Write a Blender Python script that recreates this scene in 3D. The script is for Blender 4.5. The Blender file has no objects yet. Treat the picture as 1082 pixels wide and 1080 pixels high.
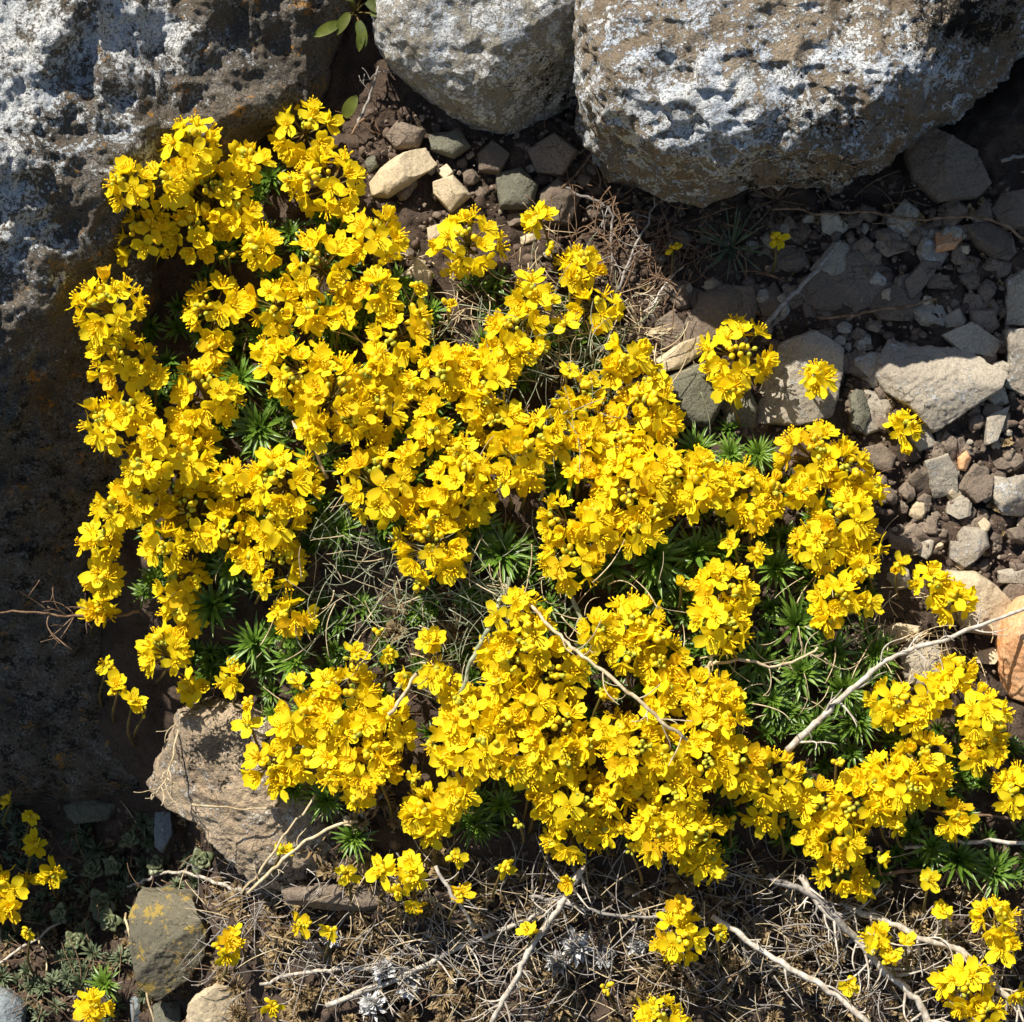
import bpy, math, random
import numpy as np
from mathutils import Vector, Matrix, Quaternion

random.seed(11); rng = np.random.default_rng(11)
SC = 0.0004                    # metres per photo pixel on the reference plane
D = 2750.0                     # camera distance in the same units
TILT = math.radians(55)        # camera looks this far below the horizontal
CX, CY = 541.0, 540.0
sT, cT = math.sin(TILT), math.cos(TILT)
R3 = np.array([[1, 0, 0], [0, sT, -cT], [0, cT, sT]])     # columns: slope-right, slope-up, slope-normal
UP = np.array([0, cT, sT])     # gravity's up in the slope frame

scene = bpy.context.scene
COL = scene.collection

def F(px, py, t):
    """slope frame point seen at pixel (px,py) at height t over the slope"""
    k = (D - t) / D
    return np.array([(px - CX) * k, (CY - py) * k, t], float)
def Wd(p): return (np.asarray(p) @ R3.T) * SC
def wv(p): return Vector(Wd(p))

# ------------------------------------------------------------------ noise
def _h(ix, iy, iz, s):
    n = (ix * 374761393 + iy * 668265263 + iz * 2147483647 + s * 974634777) & 0xFFFFFFFF
    n = ((n ^ (n >> 13)) * 1274126177) & 0xFFFFFFFF
    n = ((n ^ (n >> 16)) * 2246822519) & 0xFFFFFFFF
    return ((n ^ (n >> 15)) & 0xFFFFFF) / float(0xFFFFFF)
def vn(P, s=0):
    P = np.asarray(P, float); I = np.floor(P).astype(np.int64); f = P - I
    f = f * f * f * (f * (f * 6 - 15) + 10)
    x, y, z = I[:, 0], I[:, 1], I[:, 2]; fx, fy, fz = f[:, 0], f[:, 1], f[:, 2]
    def c(a, b, d): return _h(x + a, y + b, z + d, s)
    a = c(0,0,0)*(1-fx)+c(1,0,0)*fx; b = c(0,1,0)*(1-fx)+c(1,1,0)*fx
    d = c(0,0,1)*(1-fx)+c(1,0,1)*fx; e = c(0,1,1)*(1-fx)+c(1,1,1)*fx
    return ((a*(1-fy)+b*fy)*(1-fz) + (d*(1-fy)+e*fy)*fz) * 2 - 1
def fbm(P, scale, oct=4, s=0, gain=.5):
    P = np.asarray(P, float) / scale; o = np.zeros(len(P)); a = 1.0; tot = 0
    for k in range(oct):
        o += a * vn(P + 17.3 * k, s + k); tot += a; a *= gain; P = P * 2.03
    return o / tot
def ridge(P, scale, oct=4, s=0):
    P = np.asarray(P, float) / scale; o = np.zeros(len(P)); a = 1.0; tot = 0
    for k in range(oct):
        o += a * (1 - 2 * np.abs(vn(P + 9.1 * k, s + k))); tot += a; a *= .5; P = P * 2.03
    return o / tot
def sdpoly(x, y, poly):
    """signed distance to a polygon, negative inside"""
    p = np.array(poly, float); n = len(p); d = np.full(x.shape, 1e18); ins = np.zeros(x.shape, bool)
    for i in range(n):
        a, b = p[i], p[(i + 1) % n]; e = b - a
        wx, wy = x - a[0], y - a[1]
        k = np.clip((wx * e[0] + wy * e[1]) / (e @ e), 0, 1)
        d = np.minimum(d, (wx - e[0] * k) ** 2 + (wy - e[1] * k) ** 2)
        c = ((a[1] > y) != (b[1] > y)) & (x < (b[0] - a[0]) * (y - a[1]) / (b[1] - a[1] + 1e-12) + a[0])
        ins ^= c
    d = np.sqrt(d); return np.where(ins, -d, d)
def field(ctrl, sig):
    c = np.array(ctrl, float)
    def f(x, y):
        x = np.asarray(x, float); y = np.asarray(y, float)
        sh = x.shape; x = x.ravel(); y = y.ravel()
        d2 = (x[:, None] - c[:, 0]) ** 2 + (y[:, None] - c[:, 1]) ** 2
        w = np.exp(-(d2 - d2.min(1, keepdims=True)) / (2 * sig * sig))
        return ((w * c[:, 2]).sum(1) / w.sum(1)).reshape(sh)
    return f

def rotmat(axis_z, spin):
    z = np.array(axis_z, float); z /= np.linalg.norm(z)
    a = np.array([1, 0, 0]) if abs(z[0]) < .8 else np.array([0, 1, 0]); x = np.cross(a, z); x /= np.linalg.norm(x); y = np.cross(z, x)
    c, s = math.cos(spin), math.sin(spin); return np.stack([x*c+y*s, -x*s+y*c, z], 1)
# ------------------------------------------------------------------ objects
def mesh_np(name, V, Fc, mat, smooth=True, attrs=None, mids=None):
    V = np.asarray(V, np.float32); me = bpy.data.meshes.new(name)
    if isinstance(Fc, np.ndarray):
        n, k = Fc.shape; loops = Fc.ravel(); starts = np.arange(n) * k
    else:
        loops = np.concatenate([np.asarray(f) for f in Fc]); ln = np.array([len(f) for f in Fc]); n = len(ln)
        starts = np.concatenate([[0], np.cumsum(ln)[:-1]])
    me.vertices.add(len(V)); me.vertices.foreach_set('co', V.ravel())
    me.loops.add(len(loops)); me.loops.foreach_set('vertex_index', loops.astype(np.int32))
    me.polygons.add(n); me.polygons.foreach_set('loop_start', starts.astype(np.int32))
    me.update(calc_edges=True); me.validate()
    me.polygons.foreach_set('use_smooth', [smooth] * len(me.polygons))
    for m in (mat if isinstance(mat, (list, tuple)) else [mat]): me.materials.append(m)
    if mids is not None: me.polygons.foreach_set('material_index', np.asarray(mids, np.int32))
    if attrs:
        for k2, v in attrs.items():
            a = me.attributes.new(k2, 'FLOAT', 'POINT'); a.data.foreach_set('value', np.asarray(v, np.float32))
    me.update()
    return me
def link(name, me, parent=None, loc=None):
    o = bpy.data.objects.new(name, me); COL.objects.link(o)
    if parent: o.parent = parent
    if loc is not None: o.location = loc
    return o
def tag(o, label=None, cat=None, group=None, kind=None):
    if label: o['label'] = label
    if cat: o['category'] = cat
    if group: o['group'] = group
    if kind: o['kind'] = kind
    return o
def put(name, Vf, Fc, mat, origin, parent=None, **kw):
    """mesh given in slope-frame units, object origin at slope-frame point"""
    o = link(name, mesh_np(name, Wd(np.asarray(Vf) - np.asarray(origin)), Fc, mat, **kw), parent, None if parent else wv(origin))
    return o

# ------------------------------------------------------------------ node helpers
def newmat(name):
    m = bpy.data.materials.new(name); m.use_nodes = True; nt = m.node_tree; nt.nodes.clear()
    out = nt.nodes.new('ShaderNodeOutputMaterial'); return m, nt, out
def N(nt, t, ins=None, **kw):
    n = nt.nodes.new(t)
    for k, v in kw.items(): setattr(n, k, v)
    for k, v in (ins or {}).items():
        if isinstance(v, bpy.types.NodeSocket): nt.links.new(v, n.inputs[k])
        else: n.inputs[k].default_value = v
    return n
def coords(nt, shift=True):
    tc = N(nt, 'ShaderNodeTexCoord')
    m = N(nt, 'ShaderNodeVectorMath', {0: tc.outputs['Object'], 1: (1/SC,)*3}, operation='MULTIPLY')
    if not shift: return m.outputs[0]
    oi = N(nt, 'ShaderNodeObjectInfo')
    s = N(nt, 'ShaderNodeVectorMath', {0: (977., 431., 733.), 'Scale': oi.outputs['Random']}, operation='SCALE')
    return N(nt, 'ShaderNodeVectorMath', {0: m.outputs[0], 1: s.outputs[0]}, operation='ADD').outputs[0]
def noise(nt, co, px, det=6, rough=.6, dist=0.):
    return N(nt, 'ShaderNodeTexNoise', {'Vector': co, 'Scale': 1./px, 'Detail': det, 'Roughness': rough, 'Distortion': dist}).outputs['Fac']
def ramp(nt, fac, a, b, ca=(0,0,0,1), cb=(1,1,1,1)):
    r = N(nt, 'ShaderNodeMapRange', {'Value': fac, 'From Min': a, 'From Max': b}); return r.outputs[0]
def mix(nt, fac, a, b):
    n = nt.nodes.new('ShaderNodeMix'); n.data_type = 'RGBA'
    for i, v in ((0, fac), (6, a), (7, b)):
        if isinstance(v, bpy.types.NodeSocket): nt.links.new(v, n.inputs[i])
        else: n.inputs[i].default_value = (v if i == 0 else (*v, 1) if len(v) == 3 else v)
    return n.outputs[2]
def math_(nt, op, a, b=0.): return N(nt, 'ShaderNodeMath', {0: a, 1: b}, operation=op).outputs[0]

def rockmat(name, c1, c2, lich=(.5,.5,.48), lich2=(.36,.42,.5), lthr=.55, dark=(.02,.017,.013), dthr=.6, orange=.72,
            oc=(.33,.16,.03), bump=1.0, rough=.9, lsoft=.05, pit=.5, var=.35, fine=1.0, sc=1., spk=.5, speck=0.):
    m, nt, out = newmat(name); co = coords(nt)
    at_l = N(nt, 'ShaderNodeAttribute', attribute_name='lich').outputs['Fac']
    at_d = N(nt, 'ShaderNodeAttribute', attribute_name='drk').outputs['Fac']
    nb = noise(nt, co, 70, 5); base = mix(nt, ramp(nt, nb, .35, .65), c1, c2)
    oi = N(nt, 'ShaderNodeObjectInfo').outputs['Random']
    hv = N(nt, 'ShaderNodeHueSaturation', {'Color': base, 'Value': math_(nt, 'ADD', math_(nt, 'MULTIPLY', oi, var), 1 - var/2)}).outputs[0]
    sp = noise(nt, co, 2.6*fine, 4, .7)
    hv = mix(nt, math_(nt, 'MULTIPLY', ramp(nt, sp, .47, .58), spk), hv, tuple(x*.45 for x in c1))
    # orange crusts
    no = noise(nt, co, 26, 5, .65)
    no = math_(nt, 'ADD', no, math_(nt, 'MULTIPLY', math_(nt, 'SUBTRACT', noise(nt, co, 4, 3), .5), .35))
    hv = mix(nt, ramp(nt, no, orange, orange + .05), hv, oc)
    # pale lichen crust: patches broken up by fine speckle
    l1 = noise(nt, co, 34*sc, 6, .62, .6); l2 = noise(nt, co, 5.0*fine, 5, .75)
    lf = math_(nt, 'ADD', l1, math_(nt, 'MULTIPLY', math_(nt, 'SUBTRACT', l2, .5), 1.1)); lf = math_(nt, 'ADD', lf, at_l)
    lm = ramp(nt, lf, lthr, lthr + lsoft)
    lc = mix(nt, ramp(nt, noise(nt, co, 45, 4), .4, .6), lich, lich2)
    lc = mix(nt, ramp(nt, noise(nt, co, 3.0*fine, 3, .75), .50, .60), lc, tuple(x*.42 for x in lich))
    c = mix(nt, lm, hv, lc)
    if speck:
        c = mix(nt, math_(nt, 'MULTIPLY', ramp(nt, math_(nt, 'ADD', noise(nt, co, 3.4, 4, .75), math_(nt, 'MULTIPLY', math_(nt, 'SUBTRACT', noise(nt, co, 30, 3), .5), .5)), .54, .62), speck), c, tuple(x*.55 for x in lich))
    # hairline cracks and pores
    wv_ = N(nt, 'ShaderNodeVectorMath', {0: co, 1: N(nt, 'ShaderNodeVectorMath', {0: N(nt, 'ShaderNodeTexNoise', {'Vector': co, 'Scale': 1/14., 'Detail': 4}).outputs['Color'], 'Scale': 26.}, operation='SCALE').outputs[0]}, operation='ADD').outputs[0]
    vo = N(nt, 'ShaderNodeTexVoronoi', {'Vector': wv_, 'Scale': 1/46.}, feature='DISTANCE_TO_EDGE').outputs['Distance']
    ck = math_(nt, 'MULTIPLY', ramp(nt, vo, .016, .0), ramp(nt, noise(nt, co, 30, 2), .50, .60))
    po = ramp(nt, noise(nt, co, 2.2, 2, .5), .66, .72)
    ck = math_(nt, 'MAXIMUM', ck, math_(nt, 'MULTIPLY', po, .8))
    c = mix(nt, math_(nt, 'MULTIPLY', ck, .75), c, tuple(x*.25 for x in c1))
    # dark tone: black crust, plus shade painted in through drk
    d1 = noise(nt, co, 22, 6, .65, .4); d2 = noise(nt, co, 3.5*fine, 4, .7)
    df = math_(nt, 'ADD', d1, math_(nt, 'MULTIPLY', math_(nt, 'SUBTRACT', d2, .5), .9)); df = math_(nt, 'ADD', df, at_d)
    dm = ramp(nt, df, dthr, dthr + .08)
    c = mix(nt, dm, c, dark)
    hgt = math_(nt, 'ADD', math_(nt, 'MULTIPLY', l2, 1.0), math_(nt, 'MULTIPLY', lm, .6))
    hgt = math_(nt, 'ADD', hgt, math_(nt, 'MULTIPLY', sp, .7)); hgt = math_(nt, 'SUBTRACT', hgt, math_(nt, 'MULTIPLY', ck, .8)); hgt = math_(nt, 'ADD', hgt, math_(nt, 'MULTIPLY', noise(nt, co, 12, 6), 1.5))
    bp = N(nt, 'ShaderNodeBump', {'Height': hgt, 'Strength': min(1, bump), 'Distance': 2.6*SC*bump})
    bs = N(nt, 'ShaderNodeBsdfPrincipled', {'Base Color': c, 'Roughness': rough, 'Normal': bp.outputs[0], 'Specular IOR Level': .25})
    nt.links.new(bs.outputs[0], out.inputs[0]); return m

def simplemat(name, c1, c2, px=10, rough=.6, transl=0., spec=.4, bump=0., attr=False, var=.3, thr=(.35,.65), tcol=None, fade=None):
    m, nt, out = newmat(name); co = coords(nt)
    n = noise(nt, co, px, 4)
    oi = N(nt, 'ShaderNodeObjectInfo').outputs['Random']
    f = ramp(nt, n, *thr)
    if attr:
        f = math_(nt, 'ADD', math_(nt, 'MULTIPLY', f, .45), math_(nt, 'MULTIPLY', N(nt, 'ShaderNodeAttribute', attribute_name='v').outputs['Fac'], .75))
        f = N(nt, 'ShaderNodeClamp', {0: f}).outputs[0]
    c = mix(nt, f, c1, c2)
    if fade: c = mix(nt, ramp(nt, math_(nt, 'FRACT', math_(nt, 'MULTIPLY', oi, 7.31)), .84, 1.02), c, fade)
    c = N(nt, 'ShaderNodeHueSaturation', {'Color': c, 'Value': math_(nt, 'ADD', math_(nt, 'MULTIPLY', oi, var), 1 - var/2)}).outputs[0]
    ins = {'Base Color': c, 'Roughness': rough, 'Specular IOR Level': spec}
    if bump:
        ins['Normal'] = N(nt, 'ShaderNodeBump', {'Height': noise(nt, co, px*.4, 5, .7), 'Strength': .8, 'Distance': bump*SC}).outputs[0]
    bs = N(nt, 'ShaderNodeBsdfPrincipled', ins)
    if transl:
        tr = N(nt, 'ShaderNodeBsdfTranslucent', {'Color': tcol and (*tcol, 1) or c})
        ms = N(nt, 'ShaderNodeMixShader', {0: transl, 1: bs.outputs[0], 2: tr.outputs[0]})
        nt.links.new(ms.outputs[0], out.inputs[0])
    else: nt.links.new(bs.outputs[0], out.inputs[0])
    return m

M = {}
M['petal'] = simplemat('petal_yellow', (.93,.67,.006), (.97,.82,.03), 9, .6, .5, .12, attr=True, var=.14, tcol=(.98,.80,.012), fade=(.80,.44,.012))
M['stamen'] = simplemat('stamen_yellow', (.84,.56,.008), (.90,.68,.02), 4, .7, .2, .1)
M['sepal'] = simplemat('sepal_green_yellow', (.42,.40,.02), (.62,.52,.02), 6, .5, .2, .3)
M['bud'] = simplemat('bud_yellow', (.72,.47,.008), (.80,.60,.015), 7, .45, .15, .35, var=.3)
M['gbud'] = simplemat('green_bud', (.30,.32,.03), (.52,.48,.03), 6, .5, .1, .35, var=.4)
M['stem'] = simplemat('stem_olive', (.10,.10,.02), (.17,.10,.035), 14, .6, 0, .3)
M['leaf'] = simplemat('rosette_leaf', (.038,.115,.010), (.18,.29,.034), 12, .38, .25, .5, attr=True, var=.35)
M['leafold'] = simplemat('withered_leaf', (.11,.07,.03), (.34,.25,.13), 9, .75, .1, .2, attr=True, var=.4)
M['leafgrey'] = simplemat('grey_dead_leaf', (.26,.255,.25), (.58,.58,.57), 8, .8, .1, .2, attr=True)
M['sedum'] = simplemat('stonecrop_leaf', (.05,.08,.03), (.16,.17,.08), 9, .45, .1, .5, attr=True)
M['broad'] = simplemat('broad_leaf', (.018,.035,.006), (.10,.115,.014), 9, .6, .2, .2, attr=True)
M['twigpale'] = simplemat('pale_bark', (.30,.25,.19), (.58,.53,.45), 7, .8, 0, .2, bump=.8)
M['twiggrey'] = simplemat('grey_bark', (.14,.125,.11), (.34,.31,.28), 6, .85, 0, .2, bump=1.)
M['twigbrown'] = simplemat('brown_bark', (.10,.055,.03), (.24,.16,.10), 8, .8, 0, .2, bump=.8)
M['twiggreen'] = simplemat('grey_green_stem', (.13,.155,.09), (.36,.37,.25), 9, .7, 0, .25)
M['straw'] = simplemat('straw', (.34,.25,.13), (.62,.52,.34), 8, .65, .1, .3)
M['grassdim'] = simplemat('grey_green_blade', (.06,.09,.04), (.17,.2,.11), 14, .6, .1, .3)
M['soil'] = rockmat('soil', (.060,.041,.030), (.110,.077,.055), lich=(.16,.12,.09), lich2=(.10,.075,.055), lthr=.80, dthr=.75, orange=.9, bump=1.0, rough=1, var=0)
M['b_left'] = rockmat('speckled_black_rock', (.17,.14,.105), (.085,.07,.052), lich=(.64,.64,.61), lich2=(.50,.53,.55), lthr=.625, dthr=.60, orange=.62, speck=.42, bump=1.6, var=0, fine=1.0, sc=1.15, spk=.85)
M['b_top'] = rockmat('speckled_grey_rock', (.34,.275,.195), (.20,.15,.10), lich=(.70,.70,.67), lich2=(.53,.58,.64), lthr=.50, dthr=.60, orange=.72, bump=1.6, var=0, fine=.9, sc=.8, spk=.7)
M['b_mid'] = rockmat('grey_rock', (.44,.40,.33), (.30,.27,.21), lich=(.72,.71,.68), lich2=(.54,.57,.60), lthr=.46, dthr=.70, orange=.82, bump=1.5, var=0, sc=.7, spk=.6)
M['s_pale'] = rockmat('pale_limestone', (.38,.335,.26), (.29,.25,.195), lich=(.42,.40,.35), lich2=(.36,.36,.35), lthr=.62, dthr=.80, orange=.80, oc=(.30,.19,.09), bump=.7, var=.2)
M['s_cream'] = rockmat('cream_pebble', (.55,.45,.30), (.42,.34,.22), lich=(.62,.55,.42), lich2=(.5,.47,.4), lthr=.76, dthr=.84, orange=.80, oc=(.36,.2,.09), bump=.4, var=.15)
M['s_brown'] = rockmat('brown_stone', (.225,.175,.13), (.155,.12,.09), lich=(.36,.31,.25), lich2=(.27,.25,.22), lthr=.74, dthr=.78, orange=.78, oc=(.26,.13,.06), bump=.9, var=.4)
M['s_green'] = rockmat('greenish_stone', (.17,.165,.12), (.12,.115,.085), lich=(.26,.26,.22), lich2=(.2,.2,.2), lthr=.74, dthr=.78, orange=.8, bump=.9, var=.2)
M['s_tan'] = rockmat('tan_rock', (.46,.36,.245), (.34,.25,.16), lich=(.62,.55,.45), lich2=(.55,.5,.43), lthr=.58, dthr=.60, orange=.74, oc=(.36,.21,.10), bump=1.1, var=0)
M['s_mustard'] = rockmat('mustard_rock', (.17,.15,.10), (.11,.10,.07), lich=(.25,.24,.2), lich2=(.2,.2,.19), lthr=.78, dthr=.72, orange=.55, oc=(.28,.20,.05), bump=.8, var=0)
M['s_orange'] = rockmat('orange_rock', (.62,.30,.13), (.66,.42,.24), lich=(.66,.52,.40), lich2=(.6,.5,.4), lthr=.66, dthr=.9, orange=.62, oc=(.55,.22,.06), bump=.5, var=0)
M['s_blue'] = rockmat('bluish_stone', (.22,.25,.26), (.16,.18,.19), lich=(.6,.62,.62), lich2=(.5,.55,.6), lthr=.72, dthr=.8, orange=.9, bump=.7, var=.2)

# ------------------------------------------------------------------ terrain
G_CTRL = [(450,170,-10),(560,220,-35),(650,250,-60),(760,280,-60),(900,300,-52),(1050,300,-40),(1000,450,-22),(1000,550,-35),(1050,650,-20),
 (900,400,-22),(860,560,0),(1050,750,0),(700,380,-10),(600,380,10),(480,320,10),(330,230,15),(220,250,10),(160,380,-30),(250,450,30),(400,450,45),
 (550,550,45),(700,600,40),(820,650,30),(950,800,25),(700,800,40),(500,780,30),(350,750,10),(240,600,0),(150,600,-90),(170,740,-160),(300,800,-50),
 (420,880,-20),(600,930,-20),(800,950,-15),(1000,950,-5),(600,1050,-50),(850,1050,-45),(1050,1080,-20),(350,1020,-70),(250,1000,-160),(130,900,-390),
 (40,900,-430),(40,1060,-300),(150,1060,-270),(0,700,-380),(0,300,-260),(0,0,-260),(850,50,-110),(550,30,-90),(400,80,-40),(300,50,-80),(1300,400,-60),
 (1300,900,0),(600,1500,-160),(1300,1500,-120),(0,1500,-260),(-500,900,-380),(-500,0,-300),(600,-500,-200),(1400,-500,-200)]
gfield = field(G_CTRL, 62)
def gt(x, y): return float(gfield(np.array([x]), np.array([y]))[0])

def axis_pts(lo, hi, flo, fhi, fine, coarse):
    return np.concatenate([np.arange(lo, flo, coarse), np.arange(flo, fhi, fine), np.arange(fhi, hi + 1, coarse)])
gx = axis_pts(-4000, 5000, -100, 1180, 4.0, 120); gy = axis_pts(-4000, 5000, -100, 1180, 4.0, 120)
X, Y = np.meshgrid(gx, gy); Tz = gfield(X, Y)
P3 = np.stack([X.ravel(), Y.ravel(), np.zeros(X.size)], 1)
Tz = Tz.ravel() + fbm(P3, 40, 4, 5) * 14 + fbm(P3, 11, 3, 9) * 9 + np.maximum(0, ridge(P3, 16, 2, 31)) * 5
k = (D - Tz) / D
V = np.stack([(X.ravel() - CX) * k, (CY - Y.ravel()) * k, Tz], 1)
nx, ny = len(gx), len(gy); idx = np.arange(nx * ny).reshape(ny, nx)
Fq = np.stack([idx[:-1, :-1].ravel(), idx[1:, :-1].ravel(), idx[1:, 1:].ravel(), idx[:-1, 1:].ravel()], 1)
g = put('ground', V, Fq, M['soil'], (0, 0, 0)); tag(g, kind='structure')

# ------------------------------------------------------------------ left boulder
L_OUT = [(-700,-600),(420,-600),(398,-60),(372,20),(352,62),(330,120),(250,170),(175,210),(165,300),(178,380),(165,480),(140,560),(128,640),(150,700),
         (188,740),(185,780),(165,815),(150,838),(80,838),(0,836),(-700,840)]
L_CTRL = [(0,0,185),(200,0,100),(340,20,20),(110,120,140),(240,110,55),(0,170,185),(30,290,150),(100,250,110),(165,300,20),(150,380,-50),(50,400,70),(90,450,-20),
          (-60,400,150),(20,520,-20),(110,600,-130),(30,660,-150),(120,720,-200),(20,820,-260),(150,820,-275),(-300,0,240),(-300,500,60),(-300,820,-220),
          (200,-300,100),(-300,-300,240)]
lfield = field(L_CTRL, 55)
def boulder_left():
    gx = np.concatenate([np.arange(-700, -40, 20), np.arange(-40, 440, 2.4)]); gy = np.concatenate([np.arange(-600, -40, 20), np.arange(-40, 880, 2.4)])
    X, Y = np.meshgrid(gx, gy); x, y = X.ravel(), Y.ravel()
    P = np.stack([x, y, np.zeros(len(x))], 1)
    wob = fbm(P, 45, 4, 3) * 12
    sd = sdpoly(x, y, L_OUT) + wob
    T = lfield(x, y)
    P2 = np.stack([x, y, T], 1)
    T = T + fbm(P2, 90, 5, 21) * 22 + ridge(P2, 60, 4, 24) * 14 + ridge(P2, 24, 3, 27) * 5 + fbm(P2, 18, 4, 27) * 4 + fbm(P2, 6, 2, 29) * 2.2
    # ledges breaking the top face
    T += 11 * np.tanh(3 * fbm(P2, 60, 3, 48))
    ein = np.clip(-sd, 0, 60)
    T = T - 55 * np.exp(-ein / 16)
    T = np.where(sd > 0, T - sd * 9, T)
    T = np.maximum(T, -620)
    k = (D - T) / D
    V = np.stack([(x - CX) * k, (CY - y) * k, T], 1)
    nx, ny = len(gx), len(gy); idx = np.arange(nx * ny).reshape(ny, nx)
    Fq = np.stack([idx[:-1, :-1].ravel(), idx[1:, :-1].ravel(), idx[1:, 1:].ravel(), idx[:-1, 1:].ravel()], 1)
    keep = (sd[Fq] < 45).all(1); Fq = Fq[keep]
    # pale crust grows on the top-left, black crust on the steep lower face
    l = .34 * np.clip(1 - np.hypot((x + 10) / 300, (y - 20) / 360), -.6, 1) - .05
    l += .10 * np.exp(-((x - 30) ** 2 / 40 ** 2 + (y - 260) ** 2 / 80 ** 2)) + .12 * np.exp(-((x - 160) ** 2 / 60 ** 2 + (y - 40) ** 2 / 40 ** 2)) + .05 * (x < 20)
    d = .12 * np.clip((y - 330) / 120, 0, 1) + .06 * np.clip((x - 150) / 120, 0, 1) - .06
    used = np.unique(Fq); mp = -np.ones(len(V), int); mp[used] = np.arange(len(used))
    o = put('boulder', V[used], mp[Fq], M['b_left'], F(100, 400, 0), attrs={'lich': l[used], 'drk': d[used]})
    tag(o, 'tall dark boulder with white lichen crust filling the left edge beside the flowers', 'boulder')
boulder_left()
def surf_t(x, y):
    """height of what lies under a pixel: soil or the left boulder"""
    t = gt(x, y); s = float(sdpoly(np.array([x]), np.array([y]), L_OUT)[0])
    if s < 0: t = max(t, float(lfield(np.array([x]), np.array([y]))[0]) - 40)
    return t

# ------------------------------------------------------------------ stones
_ico = {}
def ico(l):
    if l not in _ico:
        import bmesh
        bm = bmesh.new(); bmesh.ops.create_icosphere(bm, subdivisions=l, radius=1)
        bm.verts.ensure_lookup_table()
        _ico[l] = (np.array([v.co[:] for v in bm.verts]), np.array([[v.index for v in f.verts] for f in bm.faces])); bm.free()
    return _ico[l]
def rock_mesh(poly, cen, H, *, extra=(), felev=(.35, 1.2), Hb=None, p=3., level=5, amp=1., seed=0, planes=(), facets=5, fdep=(.62,.95), tilt=(0,0), tc=0., sm=None, rough=1.):
    """poly: pixel outline; returns slope-frame vertices. Outline + vertical superellipse + cutting planes + noise"""
    rs = random.Random(seed); Dn, Fc = ico(level)
    k = (D - tc) / D
    q = np.array([((x - cen[0]) * k, (cen[1] - y) * k) for x, y in poly]); 
    th = np.arctan2(Dn[:, 1], Dn[:, 0])
    # outline radius table
    tt = np.linspace(-math.pi, math.pi, 721)[:-1]; Rt = np.zeros(720)
    for i, a in enumerate(tt):
        dx, dy = math.cos(a), math.sin(a); best = 0
        for j in range(len(q)):
            A, B = q[j], q[(j + 1) % len(q)]; ex, ey = B - A
            den = dx * ey - dy * ex
            if abs(den) < 1e-9: continue
            s = (A[0] * ey - A[1] * ex) / den; u = (A[0] * dy - A[1] * dx) / den
            if s > 0 and -1e-6 <= u <= 1 + 1e-6: best = max(best, s)
        Rt[i] = best
    sm = sm or 9
    ker = np.hanning(sm + 2)[1:-1]; ker /= ker.sum(); h = sm
    Rt = np.convolve(np.concatenate([Rt[-h:], Rt, Rt[:h]]), ker, 'same')[h:-h]
    Rr = np.interp(th, np.append(tt, math.pi), np.append(Rt, Rt[0]))
    ch = np.hypot(Dn[:, 0], Dn[:, 1]); z = Dn[:, 2]; Hb = Hb or H * .8
    Hz = np.where(z > 0, H, Hb)
    r = (np.abs(ch / np.maximum(Rr, 1e-3)) ** p + np.abs(z / Hz) ** p) ** (-1 / p)
    P = Dn * r[:, None]
    size = float(Rt.mean())
    pl = list(planes)
    for _ in range(facets):
        a = rs.uniform(0, 2 * math.pi); e = rs.uniform(*felev)
        n = np.array([math.cos(a) * math.cos(e), math.sin(a) * math.cos(e), math.sin(e)])
        sup = np.max(P @ n); pl.append((n, sup * rs.uniform(*fdep)))
    for q_ in pl:
        n, d = q_[:2]; n = np.array(n, float); n /= np.linalg.norm(n); s = P @ n - d
        soft = size * (q_[2] if len(q_) > 2 else .012)
        cut = soft * np.logaddexp(0, s / soft)
        P = P - cut[:, None] * n
    P = P + np.stack([np.zeros(len(P)), np.zeros(len(P)), P[:, 0] * tilt[0] + P[:, 1] * tilt[1]], 1)
    S0 = seed * 7 + 3
    a1 = size * .07 * amp
    dsp = fbm(P, size * .7, 4, S0) * a1 * 1.1 + ridge(P, size * .3, 3, S0 + 4) * a1 * .3 + fbm(P, max(4, size * .08), 3, S0 + 8) * min(a1 * .5, 3.) * rough
    for sc_, am_, kd_ in extra: dsp += (ridge if kd_ == 'r' else fbm)(P, sc_, 4, S0 + 19) * am_
    P = P + Dn * dsp[:, None]
    return P, Fc
def rock(name, label, cat, poly, t, H, mat, group=None, attrs=None, cen=None, **kw):
    a = np.array(poly, float)
    if cen is None: cen = tuple((a.min(0) + a.max(0)) / 2 * .5 + a.mean(0) * .5)
    P, Fc = rock_mesh(poly, cen, H, tc=t, **kw)
    O = F(cen[0], cen[1], t)
    Vv = P + O
    at = attrs(Vv[:, 0] * D / (D - Vv[:, 2]) + CX, CY - Vv[:, 1] * D / (D - Vv[:, 2]), Vv[:, 2]) if attrs else None
    o = put(name, Vv, Fc, M[mat], O, attrs=at)
    tag(o, label, cat, group); return o

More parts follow.
